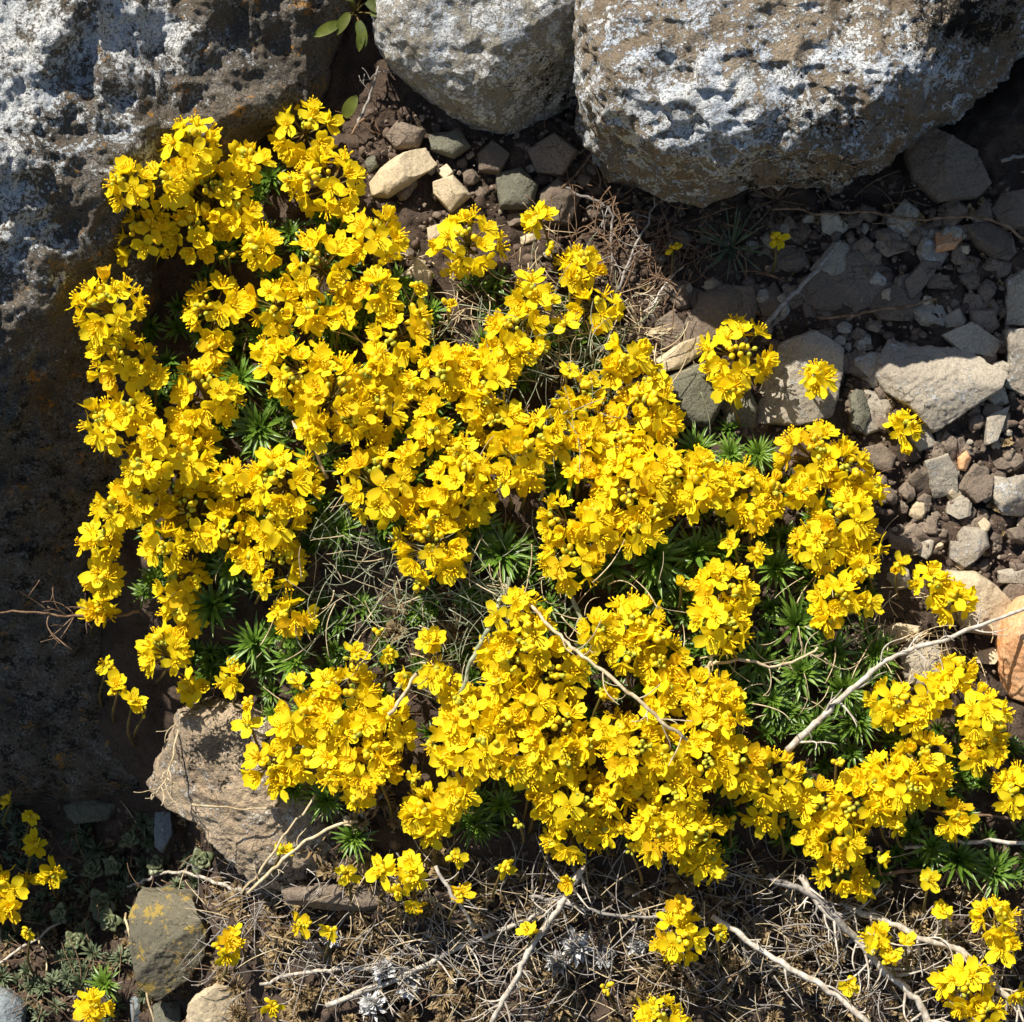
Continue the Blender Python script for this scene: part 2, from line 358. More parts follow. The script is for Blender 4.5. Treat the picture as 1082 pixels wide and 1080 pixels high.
# the two big boulders along the top
def a_top(x, y, t):
    l = .20 * np.exp(-((x - 745) ** 2 / 110 ** 2 + (y - 125) ** 2 / 55 ** 2)) + .18 * np.exp(-((x - 930) ** 2 / 80 ** 2 + (y - 70) ** 2 / 28 ** 2)) + .06 * np.exp(-((x - 700) ** 2 / 60 ** 2 + (y - 30) ** 2 / 40 ** 2)) - .05
    d = .14 * np.clip((y - 150) / 40, 0, 1) * (x > 780) + .30 * np.exp(-((x - 1025) ** 2 / 62 ** 2 + (y - 20) ** 2 / 34 ** 2)) + .13 * np.exp(-((x - 880) ** 2 / 70 ** 2 + (y - 130) ** 2 / 26 ** 2)) - .05  # drk: darker right-hand underside, and the dark mossy corner patch
    return {'lich': l, 'drk': d}
rock('boulder', 'big boulder with blue-white and brown lichen crust overhanging the gravel', 'boulder',
     [(628,-150),(628,0),(629,60),(630,116),(638,138),(646,146),(662,166),(695,180),(728,187),(757,196),(790,181),(840,184),(893,189),(905,178),(935,158),(975,128),(1015,108),(1050,80),(1082,48),(1150,0),(1230,-150),(1150,-330),(900,-420),(700,-350)],
     30, 190, 'b_top', attrs=a_top, cen=(880,-60), Hb=130, p=4.8, level=8, seed=5, facets=0, amp=.7, sm=3,
     extra=((110, 13, 'r'), (40, 13, 'r'), (16, 4.5, 'r'), (7, 1.8, 'f')), planes=[((.66,-.62,.42), 205, .03), ((.02,.2,.98), 172, .1)])
def a_mid(x, y, t):  # drk paints shade onto the receding lower right and darkens the bottom edge
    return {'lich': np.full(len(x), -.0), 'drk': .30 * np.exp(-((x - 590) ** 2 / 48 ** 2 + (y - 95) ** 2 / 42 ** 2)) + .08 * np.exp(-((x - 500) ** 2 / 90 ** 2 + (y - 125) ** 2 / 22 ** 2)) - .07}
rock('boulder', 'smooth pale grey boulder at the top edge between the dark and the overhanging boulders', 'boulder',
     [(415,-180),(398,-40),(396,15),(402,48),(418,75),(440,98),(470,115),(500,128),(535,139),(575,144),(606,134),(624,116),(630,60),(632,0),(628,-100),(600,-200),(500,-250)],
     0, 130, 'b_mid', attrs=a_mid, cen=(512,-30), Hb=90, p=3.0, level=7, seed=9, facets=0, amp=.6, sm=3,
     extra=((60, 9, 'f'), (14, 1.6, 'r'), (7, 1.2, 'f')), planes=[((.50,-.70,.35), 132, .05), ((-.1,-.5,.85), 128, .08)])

STONES = [
 # label, polygon, dt, H, mat, p
 ('flat pale grey stone behind the short pair of flower heads', [(797,448),(803,414),(826,362),(860,350),(890,366),(888,392),(878,440),(842,450)], 12, 22, 's_pale', 4.5),
 ('broad pale angular slab, the largest of the gravel bed', [(919,395),(941,358),(967,366),(1015,368),(1060,395),(1052,412),(986,458),(956,428),(934,414)], 16, 24, 's_pale', 4.5),
 ('pale pointed flake lying on the upper corner of the broad slab', [(995,354),(1026,341),(1060,362),(1049,377),(1015,372)], 22, 12, 's_pale', 5),
 ('pale upright stone on the picture edge above the rounded pale one', [(1063,297),(1085,282),(1130,290),(1130,340),(1085,346),(1062,344)], 10, 26, 's_pale', 4),
 ('pale stone on the picture edge right of the broad slab', [(1060,349),(1085,348),(1130,370),(1110,412),(1082,418),(1060,408),(1066,385)], 8, 24, 's_pale', 4),
 ('narrow pale chip standing right of the small dark hollow', [(1041,440),(1067,429),(1052,466),(1040,471)], 12, 14, 's_pale', 4),
 ('four-sided freckled pale stone below the shaded flower head', [(975,488),(1000,479),(1011,500),(1011,521),(986,527),(980,505)], 12, 16, 's_pale', 4.5),
 ('wedge-shaped grey-brown stone between two pale freckled stones', [(1015,517),(1034,498),(1049,503),(1045,525),(1030,532)], 8, 16, 's_brown', 4),
 ('pale stone with a brown base at the edge of the gravel bed', [(1049,503),(1062,506),(1085,500),(1100,530),(1080,545),(1058,544),(1048,525)], 10, 22, 's_pale', 3.6),
 ('small six-sided pale stone below the four-sided freckled one', [(1001,530),(1015,523),(1026,532),(1024,545),(1012,549),(999,542)], 10, 13, 's_pale', 4),
 ('pale stone with rusty edges and a fold down its middle', [(1011,566),(1018,556),(1042,558),(1045,577),(1030,592),(1018,600),(1003,590),(1004,571),(1012,583)], 14, 20, 's_pale', 3),
 ('flat brown oval stone with a dark pit', [(935,562),(952,557),(968,566),(976,577),(964,585),(942,582)], 8, 10, 's_brown', 3),
 ('upright dark grey stone left of the shaded flower head', [(897,418),(904,411),(914,414),(918,440),(910,458),(898,454)], 10, 18, 's_green', 3.5),
 ('small rust-red pebble between two freckled stones', [(1011,484),(1020,475),(1026,484),(1020,498),(1012,497)], 8, 12, 's_orange', 3),
 ('small grey pebble above the brown oval stone', [(968,527),(976,521),(984,524),(982,541),(971,542)], 8, 11, 's_brown', 3),
 ('tiny cream pebble on the rusty-edged stone', [(1033,553),(1040,547),(1047,555),(1043,562),(1036,560)], 22, 9, 's_cream', 3.5),
 ('long pale curved rock behind the lowest twig heads', [(1004,603),(1030,604),(1050,618),(1072,640),(1068,660),(1050,672),(1020,668),(1004,650),(990,628)], 14, 28, 's_cream', 3),
 ('flat grey chip above the orange rock', [(1053,603),(1082,598),(1100,605),(1082,617),(1056,616)], 12, 10, 's_pale', 4),
 ('smooth orange rock at the picture edge', [(1060,652),(1075,632),(1110,620),(1140,680),(1120,740),(1090,745),(1068,738),(1056,712),(1054,680)], 30, 44, 's_orange', 2.6),
 ('square grey stone among the dry stems beside the green rosettes', [(948,690),(962,672),(990,680),(1000,702),(990,728),(956,722)], 10, 18, 's_pale', 4),
 ('small cream chip beside the orange rock', [(1028,690),(1050,684),(1058,692),(1050,702),(1032,700)], 16, 10, 's_cream', 3.5),
 ('cream stone under the dry stems', [(926,668),(948,658),(975,662),(965,676),(935,682)], 12, 12, 's_cream', 3.5),
 ('small grey stones pair member under the yellow bud by the gravel', [(935,606),(948,596),(960,602),(962,620),(945,624),(936,618)], 8, 14, 's_pale', 3),
 # upper shaded
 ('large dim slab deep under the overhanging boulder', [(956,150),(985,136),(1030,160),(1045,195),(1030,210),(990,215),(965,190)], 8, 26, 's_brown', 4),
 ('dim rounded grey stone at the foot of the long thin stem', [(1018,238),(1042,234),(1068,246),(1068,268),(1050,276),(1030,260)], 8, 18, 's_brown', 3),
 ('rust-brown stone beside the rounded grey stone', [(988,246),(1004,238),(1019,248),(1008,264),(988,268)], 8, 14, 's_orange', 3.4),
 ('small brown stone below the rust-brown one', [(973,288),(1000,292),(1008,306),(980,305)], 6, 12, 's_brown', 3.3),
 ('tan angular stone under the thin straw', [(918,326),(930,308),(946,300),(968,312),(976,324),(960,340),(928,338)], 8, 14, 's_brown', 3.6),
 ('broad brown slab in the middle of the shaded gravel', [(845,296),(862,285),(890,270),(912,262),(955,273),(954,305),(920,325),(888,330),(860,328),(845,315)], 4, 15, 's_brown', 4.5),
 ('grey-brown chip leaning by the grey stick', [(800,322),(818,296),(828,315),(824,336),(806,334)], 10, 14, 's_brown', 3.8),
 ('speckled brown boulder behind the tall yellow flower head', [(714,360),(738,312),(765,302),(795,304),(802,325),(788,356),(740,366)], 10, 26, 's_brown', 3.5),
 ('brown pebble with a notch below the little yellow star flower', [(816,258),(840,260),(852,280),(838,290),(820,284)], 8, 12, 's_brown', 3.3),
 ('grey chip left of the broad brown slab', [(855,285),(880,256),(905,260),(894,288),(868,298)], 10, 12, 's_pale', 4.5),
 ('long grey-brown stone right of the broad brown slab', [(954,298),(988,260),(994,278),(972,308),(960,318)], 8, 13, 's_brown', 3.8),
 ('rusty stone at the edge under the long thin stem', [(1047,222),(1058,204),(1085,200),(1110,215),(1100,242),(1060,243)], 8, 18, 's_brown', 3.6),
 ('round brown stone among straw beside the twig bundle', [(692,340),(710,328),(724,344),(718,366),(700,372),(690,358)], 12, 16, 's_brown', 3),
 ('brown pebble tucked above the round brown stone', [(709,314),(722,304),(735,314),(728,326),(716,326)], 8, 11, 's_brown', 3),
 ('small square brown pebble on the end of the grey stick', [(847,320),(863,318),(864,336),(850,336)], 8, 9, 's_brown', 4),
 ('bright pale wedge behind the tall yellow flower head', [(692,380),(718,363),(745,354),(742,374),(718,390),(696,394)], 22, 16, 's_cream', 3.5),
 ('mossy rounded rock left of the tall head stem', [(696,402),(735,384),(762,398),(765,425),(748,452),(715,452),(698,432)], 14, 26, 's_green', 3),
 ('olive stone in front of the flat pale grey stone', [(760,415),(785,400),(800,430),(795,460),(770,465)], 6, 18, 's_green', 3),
 # pebbles at the top centre
 ('brownish pebble touching the pale grey boulder', [(407,144),(420,128),(450,137),(443,156),(417,158)], 22, 15, 's_brown', 2.6),
 ('grey-green pebble right of the brownish pebble', [(452,142),(486,138),(498,155),(480,168),(456,160)], 20, 14, 's_green', 2.8),
 ('large cream oval pebble at the head of the flowers', [(390,193),(402,178),(424,162),(450,156),(463,174),(436,193),(410,210),(393,208)], 24, 20, 's_cream', 2.6),
 ('knobbly cream pebble below the large cream oval', [(457,193),(479,185),(498,207),(476,226),(458,205)], 14, 15, 's_cream', 2.8),
 ('dark rounded stone right of the cream pebbles', [(523,184),(550,177),(569,196),(562,222),(528,222)], 14, 20, 's_green', 3),
 ('dim grey stone left of the dark rounded one', [(504,163),(520,148),(539,163),(528,185),(506,182)], 10, 16, 's_brown', 3),
 ('dim brown rock under the gap of the two boulders', [(556,160),(586,140),(612,160),(594,187),(566,184)], 4, 26, 's_brown', 3),
 ('purplish brown rock beside the thin branching twigs', [(568,206),(590,188),(615,207),(602,238),(572,238)], 8, 22, 's_brown', 3),
 ('sandy stone glimpsed between the upper flower heads', [(424,292),(442,273),(458,289),(452,318),(430,310)], 26, 22, 's_cream', 2.8),
 ('tiny cream pebble under the knobbly cream one', [(451,241),(466,236),(466,251),(453,257)], 16, 9, 's_cream', 3),
 ('small tan pebble left of the knobbly cream one', [(461,180),(472,173),(480,183),(470,192)], 16, 10, 's_cream', 2.6),
 ('olive pebble by the broad dark leaf', [(384,170),(396,163),(400,176),(390,184)], 12, 10, 's_green', 2.6),
 ('brown pebble below the dark rounded stone', [(533,228),(552,224),(556,236),(538,240)], 10, 9, 's_brown', 3),
 # lower left
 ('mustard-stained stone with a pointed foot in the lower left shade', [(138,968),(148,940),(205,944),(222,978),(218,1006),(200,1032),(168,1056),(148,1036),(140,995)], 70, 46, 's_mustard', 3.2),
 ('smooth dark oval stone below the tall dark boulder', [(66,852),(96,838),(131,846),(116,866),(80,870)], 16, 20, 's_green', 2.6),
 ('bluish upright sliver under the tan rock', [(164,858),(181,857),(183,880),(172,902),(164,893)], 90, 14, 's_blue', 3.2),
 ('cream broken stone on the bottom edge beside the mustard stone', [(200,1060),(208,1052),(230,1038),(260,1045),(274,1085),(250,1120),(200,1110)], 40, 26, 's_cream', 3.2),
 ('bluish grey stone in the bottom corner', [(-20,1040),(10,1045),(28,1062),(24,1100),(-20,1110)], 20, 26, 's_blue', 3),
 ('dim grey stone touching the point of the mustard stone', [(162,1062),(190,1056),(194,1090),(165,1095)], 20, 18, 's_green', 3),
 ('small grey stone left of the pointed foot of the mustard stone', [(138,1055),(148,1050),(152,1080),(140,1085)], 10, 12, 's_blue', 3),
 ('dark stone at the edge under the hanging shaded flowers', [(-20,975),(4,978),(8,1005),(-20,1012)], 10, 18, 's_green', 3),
]
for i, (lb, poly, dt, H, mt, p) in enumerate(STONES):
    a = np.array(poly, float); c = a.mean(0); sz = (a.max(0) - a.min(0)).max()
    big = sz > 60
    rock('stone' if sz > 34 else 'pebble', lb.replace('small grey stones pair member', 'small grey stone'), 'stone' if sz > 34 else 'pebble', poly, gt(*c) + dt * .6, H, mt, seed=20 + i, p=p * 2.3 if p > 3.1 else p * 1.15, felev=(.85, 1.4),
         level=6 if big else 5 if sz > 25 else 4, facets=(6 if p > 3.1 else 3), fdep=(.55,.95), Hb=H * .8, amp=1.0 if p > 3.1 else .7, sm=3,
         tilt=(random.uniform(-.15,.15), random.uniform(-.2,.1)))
# the lit tan rock under the plant, lower left
def a_tan(x, y, t):
    return {'lich': np.zeros(len(x)), 'drk': .28 * np.exp(-((x - 240) ** 2 / 45 ** 2 + (y - 790) ** 2 / 34 ** 2)) + .16 * np.exp(-((x - 330) ** 2 / 60 ** 2 + (y - 930) ** 2 / 22 ** 2)) - .06}
rock('rock', 'broad sunlit tan rock with dark stains under the lower left of the plant', 'rock',
     [(158,830),(176,790),(192,752),(230,738),(300,745),(370,790),(440,850),(430,915),(395,925),(345,940),(300,945),(274,936),(240,905),(208,868),(180,856)], -95, 62, 's_tan',
     attrs=a_tan, p=5, level=7, seed=77, facets=6, felev=(.6,1.3), fdep=(.70,.95), extra=((26, 4, 'r'), (10, 2, 'f')), Hb=70, amp=.8, sm=3, tilt=(.25,.22))
rock('rock', 'flat brown ledge of rock below the sunlit tan rock', 'rock', [(296,940),(340,933),(400,930),(440,936),(445,955),(400,962),(350,962),(305,955)], -50, 16, 's_brown', p=3.6, level=6, seed=78, facets=4)

# loose pebbles of the gravel bed that nothing tells apart
def free_spot(x, y): return True
G_REG = [(690,250),(1000,215),(1090,215),(1090,640),(1010,640),(940,600),(925,460),(880,440),(760,400),(690,330)]
def in_poly(x, y, p): return float(sdpoly(np.array([float(x)]), np.array([float(y)]), p)[0]) < 0
pebs = []
for (reg, n) in ((G_REG, 215), ([(395,120),(520,150),(640,170),(650,300),(560,290),(470,310),(400,240)], 34)):
    a = np.array(reg); k2 = 0
    while k2 < n:
        x = random.uniform(a[:,0].min(), a[:,0].max()); y = random.uniform(a[:,1].min(), a[:,1].max())
        if not in_poly(x, y, reg): continue
        s = random.choice([3,4,4,5,5,6,7,8,10,12,13]); pebs.append((x, y, s, reg is G_REG)); k2 += 1
protos = []
for j in range(9):
    pts = [(541 + math.cos(a + random.uniform(-.2,.2)) * random.uniform(.75,1.15), 540 + math.sin(a) * random.uniform(.6,1.)) for a in np.linspace(0, 2*math.pi, random.choice([6,7,8]))[:-1]]
    pts = [((x-541)*10+541, (y-540)*10+540) for x, y in pts]
    P, Fc = rock_mesh(pts, (541,540), 6.5, p=5.5, level=4, seed=200 + j, facets=9, fdep=(.6,.9), sm=3, amp=1.3)
    protos.append(mesh_np('pebble', Wd(P), Fc, M[['s_brown','s_pale','s_brown','s_brown','s_brown','s_cream','s_brown','s_brown','s_brown'][j]]))
for x, y, s, big in pebs:
    o = link('pebble', random.choice(protos), None, wv(F(x, y, gt(x, y) + 4 + random.uniform(0, 4))))
    o.scale = (s / 10,) * 3; o.rotation_euler = (random.uniform(-.5,.5), random.uniform(-.5,.5), random.uniform(0, 6.28))
    if big: tag(o, 'loose crumb-sized pebble lying in the gravel bed right of the flowers', 'pebble', 'loose pebbles of the gravel bed')
    else: tag(o, 'loose crumb-sized pebble in the gap below the pale grey boulder', 'pebble', 'loose pebbles below the pale grey boulder')

sh = []
for j in range(10):
    na = random.choice([4,5,5,6]); ph0 = random.uniform(0, 6); el_ = random.uniform(.55, 1.)
    pts = [(541 + 10 * math.cos(a + random.uniform(-.3,.3)) * random.uniform(.8,1.2), 540 + 10 * el_ * math.sin(a) * random.uniform(.8,1.2)) for a in np.linspace(ph0, ph0 + 2*math.pi, na + 1)[:-1]]
    P, Fc = rock_mesh(pts, (541,540), 3.6, p=12, level=4, seed=300 + j, facets=4, felev=(.9,1.4), fdep=(.6,.9), sm=1, amp=.8, Hb=4)
    sh.append(mesh_np('shard', Wd(P), Fc, M[['s_pale','s_brown','s_brown','s_brown','s_pale','s_brown','s_brown','s_pale','s_brown','s_brown'][j]]))
k2 = 0
while k2 < 170:
    x = random.uniform(690, 1085); y = random.uniform(210, 640)
    if not in_poly(x, y, G_REG): continue
    k2 += 1; s = random.choice([6,7,8,9,10,12,14,17,20])
    o = link('shard', random.choice(sh), None, wv(F(x, y, gt(x, y) + random.uniform(3, 9))))
    o.rotation_mode = 'QUATERNION'; o.rotation_quaternion = Matrix([[float(v) for v in rw] for rw in (R3 @ rotmat((random.gauss(0,.28), random.gauss(0,.28), 1), random.uniform(0,6.28)) @ R3.T)]).to_quaternion()
    o.scale = (s / 10,) * 3; tag(o, 'flat broken shard of stone lying loose in the gravel bed', 'stone', 'broken shards of the gravel bed')

def merge(parts):
    Vs, Fs, As, off = [], [], [], 0
    for v, f, a in parts:
        Vs.append(v); Fs.append(np.asarray(f) + off); As.append(a); off += len(v)
    return np.concatenate(Vs), np.concatenate(Fs), np.concatenate(As)
# grit
Dn, Fi = ico(1); parts = []
for _ in range(5200):
    if random.random() < .62: x, y = random.uniform(660, 1180), random.uniform(180, 720)
    elif random.random() < .5: x, y = random.uniform(380, 700), random.uniform(110, 400)
    else: x, y = random.uniform(-60, 1180), random.uniform(860, 1150)
    s = random.choice([1,1.3,1.6,2,2.4,3]); 
    v = Dn * (s * rng.uniform(.6, 1.2, (len(Dn), 1))) * np.array([random.uniform(.7,1.3), random.uniform(.7,1.3), .8])
    parts.append((v + F(x, y, gt(x, y) + 5 + random.uniform(-2, 7)), Fi, np.full(len(v), random.random())))
v, f, a = merge(parts)
parts2 = []; D2, F2 = ico(2)
for _ in range(1500):
    if random.random() < .6: x, y = random.uniform(660, 1150), random.uniform(190, 700)
    elif random.random() < .4: x, y = random.uniform(380, 680), random.uniform(110, 380)
    else: x, y = random.uniform(-60, 1150), random.uniform(850, 1130)
    s = random.uniform(2.5, 7); sd_ = random.randint(0, 9999)
    vv = D2 * (s * (1 + .55 * fbm(D2 + sd_ * .37, .9, 3, 5)))[:, None] * np.array([random.uniform(.7,1.4), random.uniform(.7,1.2), .75])
    parts2.append((vv + F(x, y, gt(x, y) + 3 + random.uniform(-2, 4)), F2, np.full(len(vv), random.random())))
v2_, f2_, a2_ = merge(parts2)
o = put('soil_clods', v2_, f2_, simplemat('clod', (.05,.034,.025), (.16,.112,.08), 6, .95, attr=True, bump=1.4), (0,0,0), attrs={'v': a2_}); tag(o, kind='stuff', label='crumbly clods of brown soil between the stones', cat='soil')
o = put('grit', v, f, simplemat('grit', (.06,.042,.03), (.22,.17,.125), 30, .95, attr=True, bump=.6), (0,0,0), smooth=False, attrs={'v': a}); tag(o, kind='stuff', label='fine brown grit and crumbs of soil between the stones', cat='grit')

# ------------------------------------------------------------------ tubes / twigs
def spline(pts, n):
    P = np.array(pts, float)
    if len(P) == 2: P = np.array([P[0], P[0]*.67+P[1]*.33, P[0]*.33+P[1]*.67, P[1]])
    Q = np.vstack([2*P[0]-P[1], P, 2*P[-1]-P[-2]]); out = []
    seg = len(P) - 1
    for i in np.linspace(0, seg - 1e-6, n):
        j = int(i); t = i - j; a, b, c, d = Q[j:j+4]
        out.append(.5*((2*b)+(-a+c)*t+(2*a-5*b+4*c-d)*t*t+(-a+3*b-3*c+d)*t**3))
    return np.array(out)
def tube(P, r, sides=5):
    n = len(P); r = np.broadcast_to(r, (n,)); T = np.gradient(P, axis=0); T /= np.linalg.norm(T, axis=1)[:, None] + 1e-9
    ref = np.array([.3, .2, .93]); A = np.cross(T, ref); A /= np.linalg.norm(A, axis=1)[:, None] + 1e-9; B = np.cross(T, A)
    ang = np.linspace(0, 2*math.pi, sides, endpoint=False)
    V = (P[:, None] + r[:, None, None] * (A[:, None]*np.cos(ang)[None, :, None] + B[:, None]*np.sin(ang)[None, :, None])).reshape(-1, 3)
    Fq = []
    for i in range(n-1):
        for j in range(sides):
            a = i*sides+j; b = i*sides+(j+1) % sides; Fq.append((a, b, b+sides, a+sides))
    V = np.vstack([V, P[0], P[-1]]); m = len(V)
    Fq += [(m-2, (j+1) % sides, j, j) for j in range(sides)]
    Fq += [(m-1, (n-1)*sides+j, (n-1)*sides+(j+1) % sides, (n-1)*sides+(j+1) % sides) for j in range(sides)]
    return V, Fq
def tubes_mesh(name, lst, mat, origin, parent=None):
    Vs, Fs, off = [], [], 0
    for P, r, s in lst:
        V, Fq = tube(P, r, s)
        for q in Fq: Fs.append(tuple(i + off for i in (q if q[2] != q[3] else q[:3])))
        Vs.append(V); off += len(V)
    return put(name, np.concatenate(Vs), Fs, mat, origin, parent)
def curl(P0, d, L, n=9, bend=.5, rs=random):
    """a crooked run of points"""
    d = np.array(d, float); d /= np.linalg.norm(d); P = [np.array(P0, float)]; b = np.array([rs.gauss(0,1), rs.gauss(0,1), rs.gauss(0,.5)]) * bend / n * 2
    for _ in range(n):
        b += np.array([rs.gauss(0,1), rs.gauss(0,1), rs.gauss(0,.5)]) * bend * .25
        d = d + b * .35; d /= np.linalg.norm(d); P.append(P[-1] + d * L / n)
    return np.array(P)
def twig(label, pts, r0, r1, mat, nb=0, bl=40, jit=1.5, dt=25, name='twig', cat='twig', bend=.6, sub=.5, absT=None):
    C3 = []
    for q in pts:
        x, y = q[:2]; t = q[2] if len(q) > 2 else (surf_t(x, y) + dt)
        C3.append(F(x, y, t))
    L = sum(np.linalg.norm(np.array(C3[i+1]) - C3[i]) for i in range(len(C3)-1)); n = max(8, int(L / 7))
    P = spline(C3, n); P[1:-1] += rng.normal(0, jit * .5, (n-2, 3))
    P[1:-1] += np.stack([fbm(P[1:-1], 30, 2, 77) * jit * 2.5, fbm(P[1:-1], 30, 2, 78) * jit * 2.5, np.zeros(n-2)], 1)
    rr = np.linspace(r0, r1, n) * (1 + rng.uniform(-.12, .16, n))
    o = tubes_mesh(name, [(P, rr, 7)], M[mat], P[0]); tag(o, label, cat)
    for _ in range(nb):
        i = random.randint(1, n-2); tg = P[min(i+1, n-1)] - P[i-1]; tg /= np.linalg.norm(tg)
        side = random.choice([-1, 1]); pr = np.array([-tg[1], tg[0], 0]) * side
        d = tg * random.uniform(.2, .9) + pr * random.uniform(.5, 1) + np.array([0, 0, random.uniform(-.2, .5)])
        l = bl * random.uniform(.4, 1.2); rb = max(.7, rr[i] * .42)
        B = curl(P[i], d, l, 9, bend); lst = [(B, np.linspace(rb, .45, len(B)), 5)]
        for _k in range(2):
            if random.random() < sub:
                j = random.randint(2, 7); lst.append((curl(B[j], (B[j]-B[j-1]) + rng.normal(0, 3, 3), l*.5, 7, bend*1.3), np.linspace(rb*.6, .4, 8), 4))
        b = tubes_mesh('branchlet', lst, M[mat], P[0], o)
    return o
